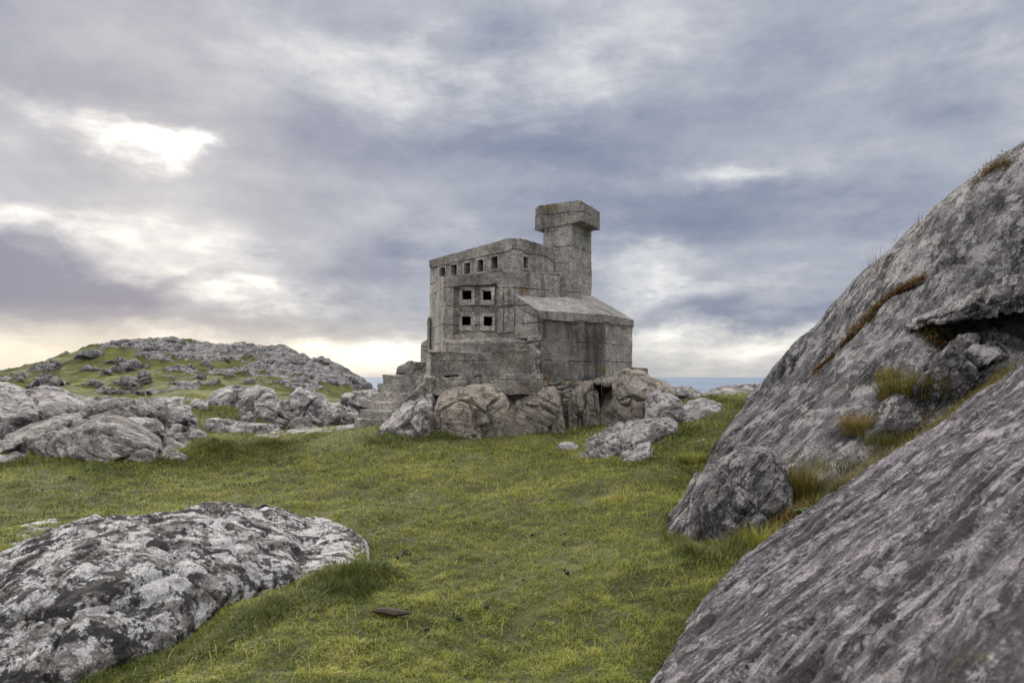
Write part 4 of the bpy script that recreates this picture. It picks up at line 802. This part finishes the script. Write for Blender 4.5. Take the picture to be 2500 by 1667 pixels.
# upper storey
U0 = (-1.665, 13.9); U1 = (.044, 12.3); U2 = (.80, 13.23); U3 = (-.75, 14.9)
zt = [zz(636, 13.9), zz(579, 12.3), zz(602, 13.2), 3.95]
zb_ = 3.02
SL = [(1073.7, 1088, 653, 673), (1101.4, 1116.3, 646, 671), (1133.4, 1148.7, 641, 668), (1165, 1180.8, 634, 662), (1199, 1216.2, 626.5, 654.7)]
SR = [(1276.9, 1289.5, 627, 656)]
h0 = holes_px(U0, U1, (zb_,) * 2, zt[:2], SL); h1 = holes_px(U1, U2, (zb_,) * 2, zt[1:3], SR)
m_ = MB(); m_.prism([U0, U1, U2, U3], zb_, zt, holes={0: h0, 1: h1}, depth=.22); m_.build('upper_storey', M['conc_light'], castle, chip=.02)
def outset(p, q, r, d):       # move corner q outwards
    v1 = np.array(q) - p; v2 = np.array(r) - q; n1_ = np.array([v1[1], -v1[0]]) / np.linalg.norm(v1); n2_ = np.array([v2[1], -v2[0]]) / np.linalg.norm(v2); n = n1_ + n2_
    return tuple(np.array(q) + n / (n @ n) * 2 * d)
pln = [U0, U1, U2, U3]; po = [outset(pln[i - 1], pln[i], pln[(i + 1) % 4], .018) for i in range(4)]
m_ = MB(); m_.prism(po, [zt[0] - .145, zt[1] - .225, zt[2] - .25, zt[3] - .2], [z + .004 for z in zt], bottom=True); m_.build('parapet', M['conc'], castle, chip=.04, amp=.01)
def frame_on(p0, p1, z0, z1, hole, lst):
    for q, L__ in zip(hole, lst):
        d_ = np.array(p1) - p0; ln_ = np.linalg.norm(d_); nrm = np.array([d_[1], -d_[0]]) / ln_ * .012
        g = .03 / ln_; gz = .03; P2 = lambda u: np.array(p0) + d_ * u + nrm
        za, zb2 = z0[0] + (z1[0] + (z1[1] - z1[0]) * (q[0] + q[1]) / 2 - z0[0]) * q[2], z0[0] + (z1[0] + (z1[1] - z1[0]) * (q[0] + q[1]) / 2 - z0[0]) * q[3]
        a, b = P2(q[0] - g), P2(q[1] + g); z_lo, z_hi = za - gz, zb2 + gz
        fu = g / (q[1] - q[0] + 2 * g); fv = gz / (z_hi - z_lo)
        m2 = MB(.03); m2.patch((*a, z_lo), (*b, z_lo), (*b, z_hi), (*a, z_hi), holes=[(fu, 1 - fu, fv, 1 - fv)], depth=.06)
        bk = -nrm * 2.2
        for (s_, z_s), (e_, z_e) in (((a, z_hi), (b, z_hi)), ((b, z_lo), (a, z_lo)), ((a, z_lo), (a, z_hi)), ((b, z_hi), (b, z_lo))):
            m2.patch((*s_, z_s), (*e_, z_e), (*(e_ + bk), z_e), (*(s_ + bk), z_s))
        m2.build('window_frame', M['conc_block'], castle, amp=.003, chip=.004)
frame_on(U0, U1, (zb_, zb_), zt[:2], h0, SL); frame_on(U1, U2, (zb_, zb_), zt[1:3], h1, SR)
# corner pier and low block between the storeys and the apse
a = pl(1240, 12.12); b = pl(1262, 11.97); c = pl(1295, 12.55)
m_ = MB(); m_.prism([a, b, c, (.2, 12.9), (-.1, 12.9)], zz(760, 12.1), [zz(664, 12.12), zz(661, 12), zz(668, 12.5), 3.3, 3.3]); m_.build('corner_pier', M['conc_light'], castle, chip=.04)
a = pl(1292, 12.62); b = pl(1362, 12.66); c = pl(1400, 13.12)
m_ = MB(); m_.prism([a, b, c, (1.2, 13.6), (.3, 13.3)], 2.6, [zz(664, 12.62), zz(662, 12.66), zz(668, 13.12), 3.4, 3.45]); m_.build('low_block', M['conc'], castle, chip=.03)
# chimney
m_ = MB(); m_.prism([(.61, 13.43), (1.155, 13.21), (1.645, 14.02), (1.08, 14.3)], 2.5, 4.52); chim = m_.build('chimney', M['conc_light'], castle, chip=.035)
m_ = MB(); m_.prism([(.445, 13.485), (1.345, 13.105), (1.80, 13.86), (.92, 14.3)], [4.40, 4.495, 4.48, 4.45], [4.87, 4.90, 4.87, 4.86], bottom=True)
m_.build('chimney_cap', M['conc'], chim, chip=.05)
# apse with its washed sloping roof
BA = pl(1258, 11.99); BB_ = pl(1314, 11.6); BC = pl(1478, 12.35); BD = pl(1544, 13.4); BE = (2.46, 14.9)
ze = [zz(722, 11.99), zz(760, 11.6), zz(771, 12.35), zz(783, 13.4), 2.5]
def lerp(a, b, t): return tuple(np.array(a) * (1 - t) + np.array(b) * t)
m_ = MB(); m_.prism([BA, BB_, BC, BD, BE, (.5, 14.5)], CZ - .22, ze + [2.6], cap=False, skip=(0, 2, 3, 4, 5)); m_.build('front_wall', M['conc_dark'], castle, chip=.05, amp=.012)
m_ = MB(); m_.prism([BA, BB_, BC, BD, BE, (.5, 14.5)], [zz(825, 11.9), zz(825, 11.6), CZ - .2, CZ - .2, CZ - .2, CZ], ze + [2.6], cap=False, skip=(1,)); m_.build('apse_wall', M['conc_light'], castle, chip=.05, amp=.01)
# rough cheek of the front wall where the casting has broken away
a = pl(1292, 11.56); b = pl(1318, 11.54)
m_ = MB(.03); m_.prism([a, b, (b[0], 12.0), (a[0], 12.0)], zz(935, 11.5), [zz(822, 11.56), zz(812, 11.54), zz(806, 11.8), zz(812, 11.8)]); m_.build('broken_edge', M['conc_rub'], castle, amp=.04, big=.05, chip=.08)
ro = [outset(BE, BA, BB_, .012), outset(BA, BB_, BC, .025), outset(BB_, BC, BD, .025), outset(BC, BD, BE, .025), (BE[0] + .02, BE[1])]
R1 = (*pl(1296, 12.6), zz(705, 12.6)); R2 = (*pl(1362, 12.75), zz(708, 12.75)); R3 = (1.66, 13.95, 3.14); R4 = (1.5, 14.9, 3.1)
RA = (*ro[0], ze[0] + .02)
rv = [RA] + [(*ro[i], ze[i] + .012) for i in (1, 2, 3, 4)]
m_ = MB(.03)
m_.patch(rv[0], rv[1], R1, lerp(rv[0], R1, .999)); m_.patch(rv[1], rv[2], R2, R1); m_.patch(rv[2], rv[3], R3, R2); m_.patch(rv[3], rv[4], R4, R3)
m_.build('apse_roof', M['conc_roof'], castle, chip=0)
m_ = MB(.03); th = .15
for i in range(4):
    a, b = rv[i], rv[i + 1]; dn = lambda q: (q[0], q[1], q[2] - th)
    m_.patch(dn(a), dn(b), b, a)
    ia, ib = lerp(a, (1.2, 13.6, a[2]), .04), lerp(b, (1.2, 13.6, b[2]), .04); m_.patch(dn(ia), dn(ib), dn(b), dn(a))
m_.build('eaves_band', M['conc'], castle, chip=.03, amp=.01)
# foot of the apse and stub on the right
a = pl(1306, 11.50); b = pl(1420, 11.85); c = pl(1478, 12.2)
m_ = MB(.03); m_.prism([a, b, c, (1.8, 12.9), (.6, 12.5)], zz(962, 11.5), [zz(928, 11.5), zz(927, 11.85), zz(918, 12.2), zz(910, 12.6), zz(925, 12)]); m_.build('rubble_footing', M['conc_rub'], castle, amp=.035, big=.06, chip=.10)
a = pl(1540, 13.3); b = pl(1582, 13.35)
m_ = MB(.04); m_.prism([a, b, (b[0] + .05, 14.2), (a[0], 14.2)], 1.1, [zz(894, 13.3), zz(899, 13.35), 1.66, 1.7]); m_.build('stub_wall', M['conc'], castle, chip=.05)
# steps
ST = [(865, 944, 1023, 1036), (879, 970, 1001, 1024), (895, 990, 979, 1002), (905, 1003, 957, 980), (921, 1016, 936, 958), (934, 1050, 914, 937)]
steps = bpy.data.objects.new('steps', None); COL.objects.link(steps); steps.parent = castle; steps.location = Vector((-2.6, 12.3, .7)) - castle.location
for k, (x0, x1, y0_, y1_) in enumerate(ST):
    Yw = 11.95 + .25 * k; a, b = pl(x0, Yw), pl(x1 + 25, Yw + .05)
    m_ = MB(.035); m_.prism([a, b, (b[0] + .3, Yw + 1.2), (a[0] + .06 + .02 * k, Yw + 1.2)], zz(y1_ + 20, Yw), [zz(y0_, Yw), zz(y0_ + 1, Yw), zz(y0_, Yw), zz(y0_, Yw)])
    m_.build('step', M['conc_step'], steps, chip=.025, amp=.008)
    c_ = steps.children[-1]
m_ = MB(.03); Yw = 13.42
a, b = pl(968, Yw), pl(1050, Yw - .05); m_.prism([a, b, (b[0] + .2, 14.0), (a[0], 14.0)], 1.25, [zz(893, Yw), zz(880, Yw), zz(872, Yw), zz(888, Yw)]); m_.build('broken_step', M['conc_rub'], castle, amp=.04, big=.04, chip=.06)
# flank between the steps and the plinth
m_ = MB(.03); a, b = pl(967, 11.75), pl(1058, 11.42)
m_.prism([a, b, (b[0] + .1, 12.4), (-1.75, 12.9), (a[0] + .12, 12.2)], 0.9, [zz(1012, 11.75), zz(914, 11.4), zz(908, 12), zz(908, 12.7), zz(985, 12.2)]); m_.build('step_flank', M['conc_rub'], castle, amp=.035, big=.05, chip=.08)
ridge_rock('stone', 'loose angular block lying on top of the steps', [(985, 893), (996, 882), (1006, 879), (1014, 888), (1022, 893)], [(985, 897), (1005, 900), (1022, 897)], T=.4, a=.4, Y=13.45, mat='mid', nu=60, nv=40, amp=.03, freq=4, cat='stone', drop=.05)

# ------------------------------------------------------------------ grass
def blades(name, base, length, dirn, lean, width, rnd, mat, segs=2, curl=.8, loc=(0, 0, 0)):
    n = len(base); ts = np.linspace(0, 1, segs + 1); side = np.stack([-np.sin(dirn), np.cos(dirn), 0 * dirn], -1); fw = np.stack([np.cos(dirn), np.sin(dirn), 0 * dirn], -1)
    V = []; tip = []
    for k, t in enumerate(ts):
        ang = lean * (t * curl + (1 - curl) * .6) * 1.0
        c = base + fw * (length * t * np.sin(ang))[:, None] + np.array([0, 0, 1.]) * (length * t * np.cos(ang))[:, None]
        ww = width * (1 - t) ** .7
        if k < segs: V += [c - side * ww[:, None], c + side * ww[:, None]]; tip += [t, t]
        else: V.append(c); tip.append(1.)
    nvp = 2 * segs + 1; A = np.stack(V, 1).reshape(-1, 3); i0 = np.arange(n)[:, None] * nvp; tri = []
    for k in range(segs - 1): tri += [[2 * k, 2 * k + 1, 2 * k + 3], [2 * k, 2 * k + 3, 2 * k + 2]]
    tri.append([2 * segs - 2, 2 * segs - 1, 2 * segs]); Fc = (i0[:, :, None] + np.array(tri)[None]).reshape(-1, 3)
    o = mesh_np(name, A, Fc, mat, smooth=False, loc=loc)
    q = o.data.attributes.new('rnd', 'FLOAT', 'POINT'); q.data.foreach_set('value', np.repeat(rnd, nvp).astype(np.float32)); return o
def scatter(n, y0, y1, dens_pow=1.0):
    y = y0 + (y1 - y0) * RNG.random(n) ** dens_pow; px = -650 + 3300 * RNG.random(n); return (px - CX) / F * y, y
gxx, gyy = [], []
for n, a, b in ((190000, 2.6, 4.5), (200000, 4.5, 7), (180000, 7, 10), (180000, 10, 17)):
    x, y = scatter(n, a, b); gxx.append(x); gyy.append(y)
x = np.concatenate(gxx); y = np.concatenate(gyy)
Pn = np.stack([x, y, 0 * x], -1); patch = fbm(Pn * .8, 4, 31); pt2 = fbm(Pn * 3.5, 3, 35); clump = fbm(Pn * 14, 2, 33)
bare = fbm(Pn * 1.6, 4, 44) + .4 * fbm(Pn * 9, 3, 45)
ok = (inside_dist(poly1, x, y) > -.03) & (inside_dist(poly2, x, y) > -.05) & ((bare < .50) | (RNG.random(len(x)) < .25))
x, y, patch, pt2, clump = x[ok], y[ok], patch[ok], pt2[ok], clump[ok]; z = G(x, y); n = len(x)
ln = (.018 + .0016 * y) * (1 + .8 * clump + .5 * patch + .4 * pt2).clip(.3) * RNG.uniform(.6, 1.5, n)
rnd = np.clip(RNG.beta(1.6, 2.1, n) * .9 + .22 * patch + .30 * pt2 + .35 * clump - .02, 0, 1)
grass = blades('grass', np.stack([x, y, z - .004], -1), ln, RNG.uniform(0, 6.28, n), RNG.uniform(.3, 1.45, n), (.0010 + .00030 * y) * RNG.uniform(.7, 1.4, n), rnd, M['grass'])
tag(grass, kind='stuff', label='short cropped green and yellow turf covering the ground', cat='grass')
n = 5200; x, y = scatter(n, 2.8, 11); ok = (inside_dist(poly1, x, y) > .02) & (inside_dist(poly2, x, y) > .02); x, y = x[ok], y[ok]; n = len(x)
tag(blades('dead_grass', np.stack([x, y, G(x, y)], -1), RNG.uniform(.05, .13, n), RNG.uniform(0, 6.28, n), RNG.uniform(1.0, 1.5, n), .0012 + .0002 * y, RNG.uniform(.75, 1, n), M['grass'], segs=3), kind='stuff', label='scattered straw coloured dead blades lying over the turf', cat='grass')
# rough darker grass along the feet of rocks
FR = [([(880, 1400), (800, 1435), (720, 1470), (640, 1500), (560, 1530), (520, 1580), (440, 1610), (330, 1650), (240, 1670)], 24, 20000, .07), ([(770, 1420), (820, 1405), (870, 1395), (915, 1400), (900, 1430), (840, 1450), (780, 1460)], 22, 14000, .075),
 ([(930, 1070), (1000, 1082), (1060, 1062), (1110, 1070), (1180, 1062), (1240, 1030), (1300, 1055), (1380, 1068), (1460, 1040), (1560, 1038)], 8, 9000, .075), ([(900, 1080), (960, 1082), (1010, 1085)], 10, 3000, .06),
 ([(70, 1118), (180, 1128), (300, 1134), (400, 1130), (480, 1120), (560, 1110), (700, 1085), (770, 1068)], 12, 9000, .06), ([(600, 1065), (660, 1075), (720, 1078)], 16, 4500, .05), ([(500, 1000), (560, 1020), (600, 1040)], 16, 4000, .05), ([(0, 1140), (60, 1130)], 10, 1500, .07),
 ([(1220, 1010), (1245, 985), (1250, 960)], 6, 1200, .07), ([(1385, 1035), (1470, 1025)], 10, 2500, .07), ([(1590, 1000), (1560, 1020)], 8, 1500, .09),
 ([(1510, 1135), (1600, 1120), (1660, 1070), (1700, 1050)], 12, 5000, .06), ([(1650, 1140), (1720, 1100), (1690, 1150), (1640, 1210)], 10, 4000, .05),
 ([(1640, 1290), (1670, 1350), (1750, 1370), (1830, 1340)], 14, 6000, .08), ([(1600, 1640), (1690, 1520), (1780, 1400)], 18, 5000, .05), ([(1690, 985), (1740, 975), (1790, 985), (1820, 1000)], 8, 3000, .09), ([(1640, 1035), (1700, 1060)], 8, 1500, .07),
 ([(490, 1075), (520, 1090), (545, 1110)], 10, 3000, .07), ([(200, 1040), (150, 1080), (60, 1110)], 8, 1800, .06), ([(690, 1045), (700, 1020), (740, 1045), (790, 1020)], 6, 1500, .06)]
bx, by, bl, bd = [], [], [], []
for line, r, n, lnn in FR:
    ln_ = np.array(line, float); t = RNG.random(n) * (len(ln_) - 1); i = t.astype(int).clip(0, len(ln_) - 2); q = ln_[i] + (ln_[i + 1] - ln_[i]) * (t - i)[:, None]
    cy = hit(ln_[:, 0], ln_[:, 1]); Yq = cy[i] + (cy[i + 1] - cy[i]) * (t - i)
    Xq = (q[:, 0] - CX) / F * Yq; s_ = r / F * Yq * 1.2
    bx.append(Xq + RNG.normal(0, 1, n) * s_); by.append(Yq + RNG.normal(0, 1, n) * s_ * 2.2); bl.append(lnn * RNG.uniform(.4, 1.3, n)); bd.append(np.full(n, -.22 if line[0][0] in (770, 880, 930, 600, 900, 1220) else 0.))
x = np.concatenate(bx); y = np.concatenate(by); bl = np.concatenate(bl); bd = np.concatenate(bd); ok = (inside_dist(poly1, x, y) > -.03) & (inside_dist(poly2, x, y) > -.08); x, y, bl, bd = x[ok], y[ok], bl[ok], bd[ok]
n = len(x); Pn = np.stack([x, y, 0 * x], -1); bl = bl * (1 + .6 * fbm(Pn * 6, 3, 77))
rough = blades('rough_grass', np.stack([x, y, G(x, y) - .01], -1), bl, RNG.uniform(0, 6.28, n), RNG.uniform(.2, 1.5, n), (.0012 + .00028 * y) * RNG.uniform(.7, 1.4, n), np.clip(RNG.beta(2, 3, n) + .25 * fbm(Pn * 3, 3, 5) + bd, 0, 1), M['rough'], segs=3)
tag(rough, kind='stuff', label='longer dark mossy grass fringing the feet of the rocks', cat='grass')
# tufts that stand alone
def surf(px, py, fn, y0=4.2, y1=10): Y_ = hit([px], [py], fn, y0, y1, 1200)[0]; return np.array([xz(px, Y_), Y_, float(zz(py, Y_))])
def tuft(lb, p, n, r, L_, mat, lean=(.1, 1.0), w=.0018, bias=None, name='grass_tuft', cat='grass tuft', lo=0., hi=1.):
    an = RNG.uniform(0, 6.28, n); rr = r * np.sqrt(RNG.random(n)); base = np.array(p) + np.stack([np.cos(an) * rr, np.sin(an) * rr * .6, RNG.uniform(-.02, .03, n) ], -1)
    dirn = an + RNG.normal(0, .6, n)
    if bias is not None: dirn = np.where(RNG.random(n) < .5, bias + RNG.normal(0, .5, n), dirn)
    o = blades(name, base, L_ * RNG.uniform(.45, 1.1, n), dirn, RNG.uniform(*lean, n), np.full(n, w), RNG.uniform(lo, hi, n), mat, segs=5, loc=tuple(p)); return tag(o, lb, cat)
both = lambda x, y: np.maximum(np.maximum(S2(x, y), G(x, y)), S1(x, y))
tuft('rust tipped green grass tuft fanning out at the foot of the slab gully', surf(1960, 1225, both), 420, .13, .36, M['rust'], (.05, .9), .0042)
tuft('dry straw coloured grass tuft in the middle of the gully', surf(2110, 1060, both), 420, .18, .24, M['rust'], (.3, 1.3), .004, lo=.5)
tuft('olive green grass tuft hanging high in the gully below the dark hollow', surf(2240, 975, both), 1000, .32, .30, M['rust'], (.2, 1.3), .0042, hi=.75)
tuft('tawny grass tuft at the upper right end of the gully', surf(2360, 925, both), 800, .34, .28, M['rust'], (.2, 1.4), .0042, lo=.15, hi=.8)
tuft('small orange green tuft on the pale face left of the knob in the gully', surf(2165, 930, both), 180, .10, .16, M['rust'], (.2, 1.3), .0042)
tuft('bright green tuft where the gully meets the turf', surf(1860, 1330, both), 380, .16, .15, M['grass'], (.1, 1.2), .0018)
tuft('dark green grass tuft halfway down the gully edge', surf(2050, 1150, both), 600, .22, .16, M['rough'], (.2, 1.4), .0018)
tuft('lush green clump at the root of the slab gully above the straw tuft', surf(2160, 1085, both), 500, .20, .18, M['rough'], (.2, 1.3), .0018)
tuft('bright yellow green tussock on the turf right of the tapering slab', np.array([*at(1690, 1115, 8.0)[:2], float(G(at(1690, 1115, 8.0)[0], 8.0))]), 420, .16, .13, M['grass'], (.1, 1.2), .003, lo=.4)
tuft('grass clump growing in the shaded cleft beside the tall boulder', surf(1590, 1000, G, 8, 14) , 380, .12, .34, M['rough'], (.05, .8), .003)
# gully filling
n = 11000; t = RNG.random(n); gl = np.array([at(px, py, Y_) for px, py, Y_ in [(1790, 1362, 4.72), (1880, 1305, 4.9), (1960, 1240, 5.0), (2060, 1165, 5.2), (2180, 1090, 5.35), (2290, 1020, 5.5), (2400, 945, 5.62), (2470, 905, 5.72)]])
i = (t * 7).astype(int).clip(0, 6); q = gl[i] + (gl[i + 1] - gl[i]) * (t * 7 - i)[:, None]; wd = .045 + .085 * np.clip(t * 1.4, 0, 1) 
q[:, 0] += RNG.normal(0, 1, n) * wd * .8; q[:, 1] += RNG.normal(0, 1, n) * wd; q[:, 2] = both(q[:, 0], q[:, 1]) - .01
tag(blades('gully_grass', q, RNG.uniform(.03, .13, n), RNG.uniform(0, 6.28, n), RNG.uniform(.2, 1.4, n), np.full(n, .0028), np.clip(RNG.beta(2.4, 1.9, n) + .7 * fbm(q * 5, 3, 8), 0, 1), M['rust'], segs=3), kind='stuff', label='mixed green and brown grass filling the gully between the two slabs', cat='grass')
# heather along the fissure: many tiny leaves
def heather(lb, line, r, n, fn=S2):
    ln_ = np.array([surf(px, py, fn) for px, py in line]); t = RNG.random(n) * (len(line) - 1); i = t.astype(int).clip(0, len(line) - 2); q = ln_[i] + (ln_[i + 1] - ln_[i]) * (t - i)[:, None]
    kp = fbm(q * 5, 2, 6) + .35 * fbm(q * 17, 2, 7) > (-.22 if len(line) > 5 else -.6); q = q[kp]; n = len(q); cl = np.clip(.7 + 2.0 * fbm(q * 7, 2, 4), .25, 2.2)
    q = q + RNG.normal(0, 1, (n, 3)) * r * cl[:, None]; q[:, 2] = np.maximum(q[:, 2], fn(q[:, 0], q[:, 1]) - .02) + np.abs(RNG.normal(0, .018, n))
    o = blades('heather', q, RNG.uniform(.012, .034, n), RNG.uniform(0, 6.28, n), RNG.uniform(0, 2.2, n), RNG.uniform(.0035, .007, n), RNG.random(n), M['heather'], segs=2, loc=tuple(ln_[0])); return tag(o, lb, 'heather')
heather('line of rusty heather growing along the diagonal fissure of the great slab', FIS[1:9], .020, 5200)
heather('small heather cushion high on the great slab near the top right corner', [(2402, 440), (2420, 428), (2440, 415), (2465, 405)], .036, 2600)
heather('rusty heather hanging round the mouth of the dark hollow', [(2268, 822), (2276, 836), (2284, 850)], .05, 2600)
heather('orange heather strand left of the dark hollow', [(2235, 805), (2260, 780), (2300, 765), (2350, 752)], .018, 1000)
heather('green heather sprigs between the knob and the hollow', [(2180, 985), (2175, 960), (2190, 925)], .022, 900)
# twigs against the sky
for k, (px, py) in enumerate([(2118, 668), (2135, 650), (2150, 632), (2190, 590), (2240, 545), (2060, 735), (2045, 755)]):
    lb = ['wiry dry twigs against the sky halfway up the edge of the great slab', 'largest spray of wiry twigs on the edge of the great slab', 'thin twigs just above the largest spray on the slab edge', 'short twigs on the upper edge of the great slab', 'topmost thin twigs on the edge of the great slab', 'sparse twigs on the slab edge well below the largest spray', 'lowest little twigs on the slab edge'][k]
    p = surf(px + 6, py + 8, S2); tuft(lb, p, [26, 34, 16, 22, 20, 16, 12][k], .10, [.26, .34, .2, .18, .16, .16, .16][k], M['twig'], (.1, 1.1), .0016, name='dry_twigs', cat='twigs')
# broad leaved rosette in the gully
def rosette(lb, p, n, L_):
    bm = bmesh.new()
    for k in range(n):
        an = k * 2.4; le = .5 + .35 * random.random(); f = Vector((math.cos(an), math.sin(an), 0)); s_ = Vector((-f.y, f.x, 0)); prev = None
        for j in range(7):
            t = j / 6; c = f * (L_ * t * math.sin(le + t * .7)) + Vector((0, 0, L_ * t * math.cos(le + t * .7))); wd = .018 * math.sin(math.pi * min(1, t * .93 + .04)) ** .7
            ring = [bm.verts.new(c - s_ * wd), bm.verts.new(c - Vector((0, 0, .004))), bm.verts.new(c + s_ * wd)]
            if prev:
                for a in (0, 1): bm.faces.new((prev[a], prev[a + 1], ring[a + 1], ring[a]))
            prev = ring
    me = bpy.data.meshes.new('rosette'); bm.to_mesh(me); bm.free(); me.materials.append(M['leaf']); o = bpy.data.objects.new('leafy_plant', me); COL.objects.link(o); o.location = Vector(p); return tag(o, lb, 'plant')
rosette('broad leaved green plant in the gully below the dark hollow', surf(2365, 945, both) + (0, -.05, .04), 12, .22)
rosette('small leafy green plant at the foot of the rust tipped tuft', surf(1955, 1258, both) + (0, -.05, .03), 8, .09)

# ------------------------------------------------------------------ droppings and driftwood
def lump_mesh(seed, nlump, spread, size):
    rr = random.Random(seed); bm = bmesh.new()
    for k in range(nlump):
        g_ = bmesh.ops.create_icosphere(bm, subdivisions=2, radius=size * rr.uniform(.6, 1.2)); off = Vector((rr.gauss(0, spread), rr.gauss(0, spread), size * .3)); sx_ = rr.uniform(.8, 1.5)
        for v in g_['verts']: v.co = Vector((v.co.x * sx_, v.co.y, v.co.z * .65)) * (1 + .25 * math.sin(v.co.x * 300 + seed) * math.cos(v.co.y * 260)) + off
    me = bpy.data.meshes.new('dropping'); bm.to_mesh(me); bm.free(); me.materials.append(M['dung']); return me
meshes = [lump_mesh(k, 1, 0, .014) for k in range(4)]
DR = [(262, 1200, 3), (245, 1207, 2), (445, 1190, 2), (470, 1186, 1), (365, 1212, 2), (345, 1220, 1), (560, 1153, 3), (540, 1162, 2), (600, 1184, 3), (620, 1181, 2), (575, 1187, 1), (180, 1172, 2), (195, 1168, 1), (105, 1198, 1), (325, 1152, 2), (500, 1140, 2), (520, 1136, 2),
 (1000, 1357, 3), (985, 1352, 2), (970, 1365, 2), (905, 1342, 1), (888, 1325, 1), (1120, 1299, 1), (1210, 1376, 2), (1278, 1418, 1), (1090, 1433, 2), (1110, 1445, 1), (1088, 1458, 2), (985, 1472, 1), (1110, 1503, 2), (1110, 1513, 2), (1032, 1564, 2), (1090, 1536, 2), (1042, 1542, 1),
 (1375, 1330, 1), (1300, 1309, 1), (955, 1235, 1), (1140, 1243, 1), (1378, 1396, 1), (1385, 1404, 1), (988, 1415, 2), (1160, 1505, 1), (1187, 1486, 1), (1380, 1306, 1), (1030, 1305, 1), (1475, 1147, 1), (1108, 1128, 2), (1125, 1125, 1), (1160, 1124, 1), (1075, 1122, 1), (1030, 1145, 1), (1455, 1655, 2), (665, 1125, 2), (850, 1115, 1), (340, 1600, 0)]
hy_ = hit([d[0] for d in DR], [d[1] for d in DR])
for (px, py, k), Y_ in zip(DR, hy_):
    for q in range((0, 1, 2, 4)[k]):
        o = bpy.data.objects.new('dropping', random.choice(meshes)); COL.objects.link(o); x_ = xz(px, Y_) + random.gauss(0, .035) * (q > 0); y_ = Y_ + random.gauss(0, .05) * (q > 0)
        o.location = (x_, y_, float(G(x_, y_)) + .008); o.rotation_euler = (random.uniform(-.3, .3), 0, random.uniform(0, 6)); s_ = random.uniform(.6, 1.25); o.scale = (s_, s_ * random.uniform(.7, 1), s_)
        tag(o, 'small dark dropping lying on the turf', 'dropping', 'droppings scattered on the turf')
p = surf(955, 1505, G, 2.5, 8); bm = bmesh.new(); nx, ny = 26, 16
rows = []
for i in range(nx):
    t = i / (nx - 1); r_ = .032 * math.sin(math.pi * min(.98, max(.02, t))) ** .4; row = []
    for j in range(ny):
        a = 2 * math.pi * j / ny; rg = 1 + .14 * math.sin(a * 7 + math.sin(t * 9) * .6) ; row.append(bm.verts.new(((t - .5) * .23, math.cos(a) * r_ * rg * 1.1 + .01 * math.sin(t * 6), math.sin(a) * r_ * rg * .55 + .02)))
    rows.append(row)
for i in range(nx - 1):
    for j in range(ny): bm.faces.new((rows[i][j], rows[i + 1][j], rows[i + 1][(j + 1) % ny], rows[i][(j + 1) % ny]))
bm.faces.new(rows[0][::-1]); bm.faces.new(rows[-1]); me = bpy.data.meshes.new('driftwood'); bm.to_mesh(me); bm.free(); me.materials.append(M['wood'])
o = bpy.data.objects.new('driftwood', me); COL.objects.link(o); o.location = Vector(p) + Vector((0, 0, .01)); o.rotation_euler = (0, 0, rad(-8)); tag(o, 'dark ribbed piece of driftwood lying in the foreground turf', 'driftwood')
